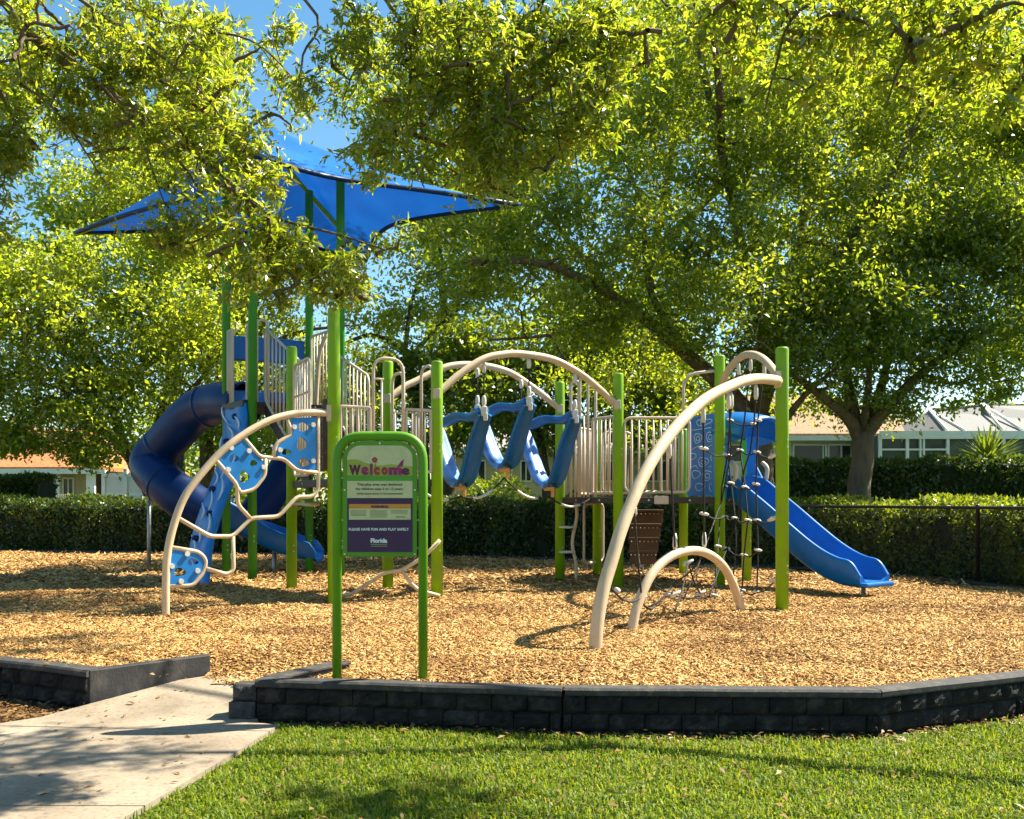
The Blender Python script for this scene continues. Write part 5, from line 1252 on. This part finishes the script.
# ---- blue climbing wall up to the tall deck
tm = lerp2(T4, T1, .5); ed_ = (c3(T1)-c3(T4)).normalized()
def cwall(f, s):   # f 0 top .. 1 bottom, s -1..1 across
    f = max(0., f)
    x = 237+(199-237)*(f**1.15)+5*math.sin(f*6.3); d = 13.45-.75*f
    z = (TZ-.02)*(1-f)-.05*f
    c = Vector(((x-CX)/FPX*d, d, z)); return c+ed_*(.43*s)
m = MB(); k = 22; rows = []
nw = Vector((-ed_.y, ed_.x, 0)); nw = nw if nw.y < 0 else -nw
for i in range(k+1):
    f = i/k; b = .025*math.sin(f*25)
    rows.append([cwall(f, -1), cwall(f, -1)+nw*.05, cwall(f, -.5)+nw*(.06+b), cwall(f, 0)+nw*(.05-b), cwall(f, .5)+nw*(.06+b), cwall(f, 1)+nw*.05, cwall(f, 1)])
m.grid(rows, closed=True); m.add(rows[0], [tuple(range(7))]); m.add(rows[-1], [tuple(reversed(range(7)))])
CWL = m.build('climbing_wall', 'bluewall', PS)
m = MB(); a_, b_ = cwall(0, -1), cwall(0, 1); m.prism([a_+nw*.07+Vector((0, 0, -.04)), b_+nw*.07+Vector((0, 0, -.04)), b_+nw*.07+Vector((0, 0, .04)), a_+nw*.07+Vector((0, 0, .04))], -nw*.09); m.build('top_bracket', 'black', CWL)
m = MB(); rr_ = random.Random(4)
for i in range(15):
    f0 = .04+.062*i; s0 = (-.55, .45, -.1)[i % 3]; pts = []
    cv = rr_.choice((-1, 1))*rr_.uniform(.25, .5); L0 = rr_.uniform(.05, .085)
    for j in range(6):
        u_ = j/5; pts.append(cwall(f0+L0*(u_-.5)*1.6, s0+cv*math.sin(u_*math.pi)*.9+.5*(u_-.5))+nw*.085)
    m.tube(pts, [.005, .012, .016, .016, .012, .005], 6)
build_each(m, 'grip_line', 'whiteline', CWL)
m = MB()
for i in range(7):
    c = cwall(.07+.135*i, (.35, -.35)[i % 2])+nw*.075; m.ball(c, .055, 10, (1, .4, .8))
build_each(m, 'grip', 'navy', CWL)

# ---- tube slide from the tall deck
tp = [P(246, 404, 14.1), P(232, 403, 14.3), P(217, 403.5, 14.6), P(195, 412, 14.9), P(178, 429, 15.1), P(162, 447, 15.3), P(152, 458, 15.35), P(151, 467, 15.3), P(157, 476, 15.1), P(168, 486, 14.9), P(184, 499, 14.8), P(204, 510, 14.8), P(228, 517, 14.9)]
tp = spline(tp, 5); R = .30
m = MB(); m.tube(tp, R, 26, cap=False); TS = m.build('tube_slide', 'navy', PS, solidify=.02)
m = MB()
for i in (12, 25, 44, len(tp)-2):
    a, b = tp[i], tp[i+1]; d = (b-a).normalized(); m.tube([a-d*.035, a-d*.03, a+d*.03, a+d*.035], [R+.004, R+.018, R+.018, R+.004], 26, cap=False)
build_each(m, 'joint_flange', 'navy', TS)
m = MB(); q = P(149, 485, 15.3); m.tube([Vector((q.x, q.y, q.z+.02)), Vector((q.x, q.y, -.25))], .03, 10); m.build('support_pole', 'steel', TS)
m = MB(); m.tube(spline([P(300, 446, 15.6), P(286, 468, 15.5), P(270, 494, 15.4), P(252, 518, 15.3), P(236, 526, 15.2)], 5), .26, 22); m.build('tube_section', 'navy', TS)
# exit chute
cp = spline([P(222, 524, 14.6), P(240, 531, 14.7), P(262, 541, 14.8), P(286, 550, 14.8), P(306, 555, 14.8), P(320, 557.5, 14.8)], 4)
m = MB(); rows = []; k = len(cp)
for i, p in enumerate(cp):
    t = (cp[min(i+1, k-1)]-cp[max(i-1, 0)]).normalized(); sdv = Vector((-t.y, t.x, 0)).normalized(); nn = Vector((0, 0, 1)); f = i/(k-1)
    h = .36-.15*f if f < .9 else .225-.12*(f-.9)/.1; w = .31
    prof = [(-w-.03, h-.04), (-w-.03, h), (-w, h), (-w+.02, .08), (-w+.12, 0), (0, -.02), (w-.12, 0), (w-.02, .08), (w, h), (w+.03, h), (w+.03, h-.04), (w+.01, 0), (w-.1, -.05), (0, -.07), (-w+.1, -.05), (-w-.01, 0)]
    rows.append([p+sdv*a+nn*b for a, b in prof])
m.grid(rows, closed=True); q = len(rows[0]); m.add(rows[0], [tuple(range(q))]); m.add(rows[-1], [tuple(reversed(range(q)))])
m.build('exit_chute', blue, TS)
m = MB(); m.tube([cp[len(cp)//2]-Vector((0, 0, .05)), Vector((cp[len(cp)//2].x, cp[len(cp)//2].y, -.2))], .03, 8); build_each(m, 'support_leg', 'steel', TS)
# entrance frame: head bar and lower lip between the two rear tower posts
m = MB(); a_, b_ = lerp2(T4, T3, .05), lerp2(T4, T3, .95); nv = Vector((-.5, .86, 0))
m.prism([a_+Vector((0, 0, 3.02)), b_+Vector((0, 0, 3.02)), b_+Vector((0, 0, 3.36)), a_+Vector((0, 0, 3.36))], nv*.10)
m.prism([a_+Vector((0, 0, TZ+.01)), b_+Vector((0, 0, TZ+.01)), b_+Vector((0, 0, TZ+.26)), a_+Vector((0, 0, TZ+.26))], nv*.10)
build_each(m, 'entrance_panel', blue, TS, bevel=.02)

# ---- blue shade canopy on the four tall posts
PK = Vector((-3.55, 13.75, 6.28))
CO_ = [P(75, 233, 14.75), P(236, 150, 11.1), P(520, 205, 13.5), P(366, 260, 16.4)]      # left, near, right, far
CN = sum(CO_, Vector())/4
m = MB(); hem = MB(); n_ = 14
for a, b in zip(CO_, CO_[1:]+CO_[:1]):
    rows = []
    for i in range(n_+1):
        t = i/n_; row = []
        for j in range(n_+1):
            s = j/n_; ed2 = a.lerp(b, s); c = PK-ed2; c.z = 0
            ed2 = ed2+c.normalized()*(.62*4*s*(1-s))+Vector((0, 0, .10*4*s*(1-s)))
            q = PK.lerp(ed2, t); q.z -= .14*math.sin(math.pi*t)*(1-.35*4*s*(1-s)); row.append(q)
        rows.append(row)
    m.grid(rows); hem.tube(rows[-1], .032, 8)
CAN = m.build('shade_canopy', 'fabric', PS, weld=True)
hem.build('hem', 'navy', CAN)
m = MB()
for c, tpst in zip(CO_, (T4, T1, T2, T3)):
    pass
for c, tpst in zip(CO_, (T4, T1, T2, T3)):
    tp0 = Vector((tpst[0], tpst[1], 5.50)); m.tube(spline([tp0, tp0.lerp(c, .5)+Vector((0, 0, .02)), c+Vector((0, 0, -.02))], 4), .035, 10)
    m.tube([tp0, tp0.lerp(PK, .5)-Vector((0, 0, .05)), PK-Vector((0, 0, .08))], .03, 10)
m.build('canopy_frame', lime, CAN)
# ------------------------------------------------------------------ welcome sign
SD = 5.83
SG = empty('welcome_sign', (-.76, SD, 0), 'green framed welcome sign with cream top and purple lower half beside the path', 'sign')
q = lambda x, y, off=0: P(x, y, SD)+Vector((0, off, 0))
m = MB(); m.tube(rounded([q(337, 740), q(337, 436), q(423, 436), q(423, 740)], .155, 10), .0275, 14)
m.build('frame', 'signgreen', SG)
m = MB()
for x in (342, 418):
    for y in (452, 478, 520, 548): m.tube([q(x-3, y), q(x+4, y)], .006, 6)
m.tube([q(380, 438), q(380, 446)], .006, 6); build_each(m, 'spacer', 'bolt', SG)
def rrect(x0, x1, y0, y1, r, n=7):
    out = [(x0, y1), (x1, y1)]
    for i in range(n+1): a = math.pi/2*i/n; out.append((x1-r+r*math.cos(a), y0+r-r*math.sin(a)))
    for i in range(n+1): a = math.pi/2*i/n; out.append((x0+r-r*math.sin(a), y0+r-r*math.cos(a)))
    return out
def sheet(name, mat, pts, off, th, parent):
    return MB().prism([q(x, y, off) for x, y in pts], (0, th, 0)).build(name, mat, parent)
pan = sheet('panel', 'signgreen', rrect(343, 417, 441, 556.5, 19), -.010, .022, SG)
# face sections, each a thin printed layer
top = rrect(347.5, 412.7, 445.6, 475.5, 13)
face = sheet('cream_header', 'cream', top, -.0125, .002, pan)
hill = [(347.5, 475.5), (412.7, 475.5), (412.7, 466.5), (404, 466), (398, 465), (392, 464.2), (386, 465), (378, 465.6), (370, 464), (364, 462.4), (358, 459.8), (353, 459.4), (347.5, 460)]
sheet('hill', 'signlime', hill, -.0135, .0009, face)
sheet('green_band', 'signmid', [(347.5, 481), (412.7, 481), (412.7, 475.4), (347.5, 475.4)], -.0127, .002, pan)
sheet('cream_text_box', 'cream', [(347.5, 498), (412.7, 498), (412.7, 481), (347.5, 481)], -.0123, .002, pan)
pur = sheet('purple_panel', 'purple', [(347.5, 552), (412.7, 552), (412.7, 498.2), (347.5, 498.2)], -.0125, .002, pan)
box_ = sheet('notice_box', 'cream', [(349.3, 519.6), (411, 519.6), (411, 504), (349.3, 504)], -.0135, .001, pur)
sheet('orange_strip', 'orange', [(349.3, 508.6), (411, 508.6), (411, 504), (349.3, 504)], -.0142, .0009, box_)
def letters(name, txt, x0, y0, x1, y1, mat, parent, off=-.0150, bold=0., spacing=1.):
    v, f = text_geo(txt, (x1-x0)/FPX*SD, (y1-y0)/FPX*SD, .0009, bold, spacing); o0 = q(x0, y1, off)
    MB().add([o0+Vector((x, -z, y)) for x, y, z in v], f).build(name, mat, parent)
wx = [349.4, 361.6, 370.2, 374.2, 381.6, 388.8, 401.8]
for ch_, x0, x1, y0, mt in zip('Welcome', wx, (361.2, 369.0, 373.0, 380.0, 388.2, 402.4, 410.0), (464.8, 466.6, 463.6, 467, 467, 467.2, 468), ('plum', 'magenta', 'magenta', 'red', 'red', 'magenta', 'plum')):
    letters('lettering', ch_, x0, y0, x1, 475.2, mt, face, bold=.07)
m = MB(); c = q(375, 460, -.0145)
for i in range(5):
    a = 1.57+i*1.2566; e_ = [(c+Vector((.010*math.cos(a), 0, .010*math.sin(a)))+Vector((.0075*math.cos(b), 0, .0075*math.sin(b)))) for b in np.linspace(0, 6.28, 9)[:-1]]
    m.prism(e_, (0, -.0005-.0001*i, 0))
m.build('flower', 'red', face)
m = MB(); m.prism([q(375.4, 463, -.0146), q(376.4, 463, -.0146), q(376, 468, -.0146), q(374.6, 468, -.0146)], (0, .0007, 0)); m.build('flower_stem', 'signmid', face)
m = MB(); m.prism([q(397, 467.5, -.0146), q(403, 466.5, -.0146), q(404, 459.5, -.0146), q(401.5, 461.2, -.0146)], (0, .0007, 0)); m.prism([q(401, 463, -.0152), q(404.5, 459, -.0152), q(404.2, 460.4, -.0152), q(402, 463.6, -.0152)], (0, .0005, 0)); m.build('bird', 'magenta', face)
letters('small_text', 'This play area was designed', 357.5, 483.2, 402.3, 486.4, 'ink', pan, -.0135, .02)
letters('small_text', 'for children ages 5 to 12 years', 356.2, 487.6, 403.0, 490.8, 'ink', pan, -.0135, .02)
letters('small_text', 'Adult Supervision Is Recommended', 357.0, 492.6, 402.6, 495.2, 'ink', pan, -.0135, .01)
letters('small_text', 'WARNING', 371, 505.3, 388.5, 508.0, 'plum', box_, -.0152, .06)
m = MB()
for (x0, x1, ys) in ((351, 367.6, (510.6, 511.9, 513.2, 514.5, 515.6)), (370.3, 388.6, (510.6, 511.9, 513.2, 514.5, 515.8, 517)), (391.3, 409, (510.6, 511.9, 513.2)), (396, 406.5, (516.4, 517.3))):
    for y in ys: m.prism([q(x0, y+.35, -.0142), q(x1-random.uniform(0, 2), y+.35, -.0142), q(x1-1, y-.35, -.0142), q(x0, y-.35, -.0142)], (0, .0006, 0))
m.build('small_print', 'olive', box_)
letters('text_line', 'PLEASE HAVE FUN AND PLAY SAFELY.', 349.2, 527.8, 409.6, 530.6, 'signwhite', pur, -.0142, .03, 1.05)
letters('emblem_text', 'Florida', 371, 538.2, 387.6, 542.8, 'signwhite', pur, -.0142, .05)
m = MB()
for y in (544.2, 546.0): m.prism([q(371, y+.45, -.0142), q(387.6, y+.45, -.0142), q(387.6, y-.3, -.0142), q(371+(y-544)*.6, y-.3, -.0142)], (0, .0006, 0))
m.build('emblem_line', 'olive', pur)
m = MB()
for x, y in ((345, 553.8), (415, 554), (345, 490), (415, 490), (380, 443.3)): m.tube([q(x, y, -.010), q(x, y, -.015)], .0055, 8)
build_each(m, 'screw', 'bolt', pan)

# ------------------------------------------------------------------ houses
def house_wall(m, x0, x1, d, z1, dep=6): m.box(((x0+x1)/2, d+dep/2, (LAWN+z1)/2), (x1-x0, dep, z1-LAWN))
def gable(m, x0, x1, d, z0, z1, dep, over=.5, th=.14):
    """roof sloping up from the front eave to a ridge parallel to the front, with hipped ends"""
    h = (z1-z0); r_ = dep/2; hip = min(r_, (x1-x0)*.3)
    a, b, c, e_ = (x0-over, d-over, z0), (x1+over, d-over, z0), (x1+over, d+dep+over, z0), (x0-over, d+dep+over, z0)
    f, g = (x0+hip, d+r_, z1), (x1-hip, d+r_, z1)
    up = lambda p: (p[0], p[1], p[2]+th)
    v = [a, b, c, e_, up(a), up(b), up(c), up(e_), up(f), up(g)]
    m.add(v, [(0, 1, 5, 4), (1, 2, 6, 5), (2, 3, 7, 6), (3, 0, 4, 7), (3, 2, 1, 0), (4, 5, 9, 8), (6, 7, 8, 9), (5, 6, 9), (7, 4, 8)])
def window(parent, x0, x1, z0, z1, d, mull=()):
    m = MB(); w = .06
    for a, b, c, e_ in ((x0, x1, z0, z0+w), (x0, x1, z1-w, z1), (x0, x0+w, z0+w, z1-w), (x1-w, x1, z0+w, z1-w)): m.box(((a+b)/2, d-.04, (c+e_)/2), (b-a, .09, e_-c))
    for t in mull: xx = x0+(x1-x0)*t; m.box((xx, d-.035, (z0+z1)/2), (.05, .07, z1-z0-2*w))
    o = m.build('window', 'trimwhite', parent)
    MB().box(((x0+x1)/2, d-.012, (z0+z1)/2), (x1-x0-.02, .02, z1-z0-.02)).build('pane', 'glass', o)
X = lambda x, d: (x-CX)/FPX*d
Zp = lambda y, d: EYE-(y-HY)/FPX*d
d = 35.
H = empty('house', (X(860, d), d, LAWN), 'white walled house with tan roof partly hidden by the forked oak', 'house')
m = MB(); house_wall(m, X(705, d), X(925, d), d, Zp(440, d), 8); m.build('wall', 'wall_white', H)
m = MB(); gable(m, X(700, d), X(930, d), d, Zp(438.5, d), Zp(398, d+4), 8); rf = m.build('roof', 'roof_tan', H)
m = MB(); m.box((X(815, d), d-.53, Zp(439, d)), (X(935, d)-X(695, d), .06, .17)); m.build('fascia', 'trimwhite', H)
for a, b, mu in ((720, 770, (.5,)), (792, 826, (.9,)), (827, 852, (.55,)), (866, 876, ())): window(H, X(a, d), X(b, d), Zp(463, d), Zp(444, d), d, mu)
# screened pool enclosure
d = 33.; E = empty('screen_enclosure', (X(980, d), d, LAWN), 'screened patio enclosure with white frame and pale hipped roof behind the spiky plant', 'screen enclosure')
m = MB(); x0, x1 = X(880, d), X(1180, d); z0, z1 = LAWN, Zp(435, d)
for x in (880, 907, 920, 923.5, 947.5, 1003.5, 1060, 1120, 1180): w = .10 if x not in (920, 923.5) else .06; m.box((X(x, d), d, (z0+z1)/2), (w, .1, z1-z0))
m.box(((x0+x1)/2, d-.01, z1), (x1-x0, .16, .26)); m.box(((X(880, d)+X(947, d))/2, d-.01, Zp(449.5, d)), (X(947, d)-X(880, d), .06, .06)); m.box(((x0+x1)/2, d-.01, z0+.5), (x1-x0, .07, .07))
ra = Vector((X(956, d), d, z1+.15)); rp = Vector((X(1017, d), d+3, Zp(401, d+3)))
apx = [Vector((X(960, d), d+2.4, Zp(410, d+2.4))), Vector((X(1017, d), d+2.4, Zp(404, d+2.4))), Vector((X(1080, d), d+2.4, Zp(404, d+2.4)))]
ev = [Vector((X(x, d), d, z1+.12)) for x in (907, 947.5, 966, 1003.5, 1024, 1060, 1120)]
for a, b in ((ev[1], apx[0]), (ev[2], apx[0]), (ev[3], apx[1]), (ev[4], apx[1]), (ev[5], apx[2]), (apx[0], apx[1]), (apx[1], apx[2])): m.tube([a, b], .05, 6)
m.build('frame', 'trimwhite', E)
m = MB(); m.box(((x0+x1)/2, d+.10, (z0+z1)/2), (x1-x0, .02, z1-z0)); m.box((x0+.02, d+2.4, (z0+z1)/2), (.02, 4.6, z1-z0)); m.build('screen_panel', 'screen', E)
m = MB(); e2 = Vector((X(1180, d), d+.02, z1+.09)); m.add([ev[1]+Vector((0, .02, -.03)), e2, Vector((e2.x, d+2.42, apx[2].z-.03)), apx[1]+Vector((0, .02, -.03)), apx[0]+Vector((0, .02, -.03)), Vector((X(905, d), d+2.42, z1+.09))], [(0, 1, 2, 3, 4), (0, 4, 5)]); m.build('screen_roof', 'screenroof', E, solidify=.02)
# left house with orange roof and porch
d = 36.; H = empty('house', (X(20, d), d, LAWN), 'orange roofed house with shaded porch behind the short dark hedge', 'house')
m = MB(); house_wall(m, X(-90, d+1.6), X(92, d+1.6), d+1.6, Zp(470, d), 7); m.build('wall', 'wall_cream', H)
m = MB(); m.box(((X(92, d)+X(104, d))/2, d+3, (LAWN+2.1)/2), (X(104, d)-X(92, d), 4, 2.1-LAWN)); m.build('side_wall', 'wall_tan', H)
m = MB(); gable(m, X(-90, d), X(98, d), d, Zp(471, d), Zp(432, d+4.5), 9, .3); m.build('roof', 'roof_orange', H)
m = MB(); m.box(((X(-100, d)+X(106, d))/2, d-.33, Zp(471.5, d)), (X(106, d)-X(-100, d), .06, .18)); m.build('fascia', 'trimwhite', H)
for x in (-50, 3, 19, 58, 91): MB().box((X(x, d), d, (LAWN+Zp(472, d))/2), (.11 if x < 90 else .3, .12, Zp(472, d)-LAWN)).build('porch_post', 'trimwhite', H)
window(H, X(-30, d), X(2, d), .75, 1.85, d+1.6, (.5,)); window(H, X(5, d), X(17, d), .75, 1.85, d+1.6); window(H, X(63, d+1.6), X(75, d+1.6), .9, 1.9, d+1.6, (.5,))
# white picket fence beside it
F = empty('picket_fence', (X(80, 33), 33, LAWN), 'low pale picket fence in front of the porch of the orange roofed house', 'fence')
m = MB()
for k in range(26): m.box((X(50, 33)+k*.052*1.2, 33, (LAWN+1.25)/2), (.035, .02, 1.25-LAWN))
build_each(m, 'picket', 'wall_cream', F); m = MB()
for z in (.35, 1.05): m.box((X(50, 33)+.8, 33.025, z), (1.75, .03, .06))
build_each(m, 'rail', 'wall_cream', F)
F = empty('vinyl_fence', (X(122, 34), 34, LAWN), 'white panel fence between the orange roofed house and the leaning tree', 'fence')
m = MB(); m.box(((X(104, 34)+X(150, 34))/2, 34, (LAWN+1.95)/2), (X(150, 34)-X(104, 34), .04, 1.95-LAWN-.2)); m.build('panel', 'wall_white', F)
m = MB()
for k in range(3): m.box((X(104+k*22, 34), 34-.01, (LAWN+2.1)/2), (.12, .12, 2.1-LAWN))
build_each(m, 'post', 'trimwhite', F); m = MB(); m.box(((X(104, 34)+X(150, 34))/2, 33.99, 1.9), (X(150, 34)-X(104, 34), .08, .12)); m.box(((X(104, 34)+X(150, 34))/2, 33.99, 1.25), (X(150, 34)-X(104, 34), .07, .10)); build_each(m, 'rail', 'trimwhite', F)
# pale house behind the middle
d = 40.; H = empty('house', (X(560, d), d, LAWN), 'pale cream house seen between trunks behind the middle of the play structure', 'house')
m = MB(); house_wall(m, X(440, d), X(690, d), d, Zp(452, d), 8); m.build('wall', 'wall_cream', H)
m = MB(); gable(m, X(435, d), X(695, d), d, Zp(452, d), Zp(426, d+4), 8); m.build('roof', 'roof_grey', H)
m = MB(); m.box((X(565, d), d-.53, Zp(452.5, d)), (X(700, d)-X(430, d), .06, .18)); m.build('fascia', 'trimwhite', H)
for a, b in ((470, 486), (520, 532), (600, 625), (648, 668)): window(H, X(a, d), X(b, d), Zp(482, d), Zp(460, d), d, (.5,))

# ------------------------------------------------------------------ light, sky, camera
sun_dir = Vector((.92, .39, 0)).normalized(); EL = math.radians(51)
sv = Vector((sun_dir.x*math.cos(EL), sun_dir.y*math.cos(EL), math.sin(EL)))
ld = bpy.data.lights.new('sun', 'SUN'); ld.energy = 5.0; ld.angle = math.radians(.53); ld.color = (1, .93, .78)
lo = bpy.data.objects.new('sun', ld); COL.objects.link(lo); lo.rotation_euler = (-sv).to_track_quat('-Z', 'Y').to_euler(); lo.location = sv*60
w = bpy.data.worlds.new('World'); scene.world = w; w.use_nodes = True; nt = w.node_tree
bg = nt.nodes['Background']; sky = nt.nodes.new('ShaderNodeTexSky'); sky.sky_type = 'NISHITA'; sky.sun_disc = False
sky.sun_elevation = EL; sky.sun_rotation = math.atan2(sun_dir.x, sun_dir.y); sky.ozone_density = 1.0; sky.air_density = 1.0; sky.dust_density = .4
hs = nt.nodes.new('ShaderNodeHueSaturation'); hs.inputs['Saturation'].default_value = 1.25; hs.inputs['Hue'].default_value = .488
nt.links.new(sky.outputs[0], hs.inputs['Color']); nt.links.new(hs.outputs[0], bg.inputs[0]); bg.inputs[1].default_value = .072
cd = bpy.data.cameras.new('camera'); co = bpy.data.objects.new('camera', cd); COL.objects.link(co); scene.camera = co
co.location = (0, 0, EYE); co.rotation_euler = (math.radians(90), 0, 0)
cd.sensor_width = 36; cd.lens = 36*FPX/1024; cd.shift_y = (HY-409.5)/1024; cd.clip_end = 3000; cd.clip_start = .05
scene.render.resolution_x, scene.render.resolution_y = 1024, 819
vs_ = scene.view_settings; vs_.view_transform = 'Standard'; vs_.look = 'None'; vs_.exposure = 1.6; vs_.gamma = 1; vs_.use_curve_mapping = False
cy = scene.cycles; cy.max_bounces = 8; cy.diffuse_bounces = 4; cy.glossy_bounces = 3; cy.transmission_bounces = 5; cy.transparent_max_bounces = 6
cy.use_adaptive_sampling = True; cy.adaptive_threshold = .02; cy.use_denoising = True
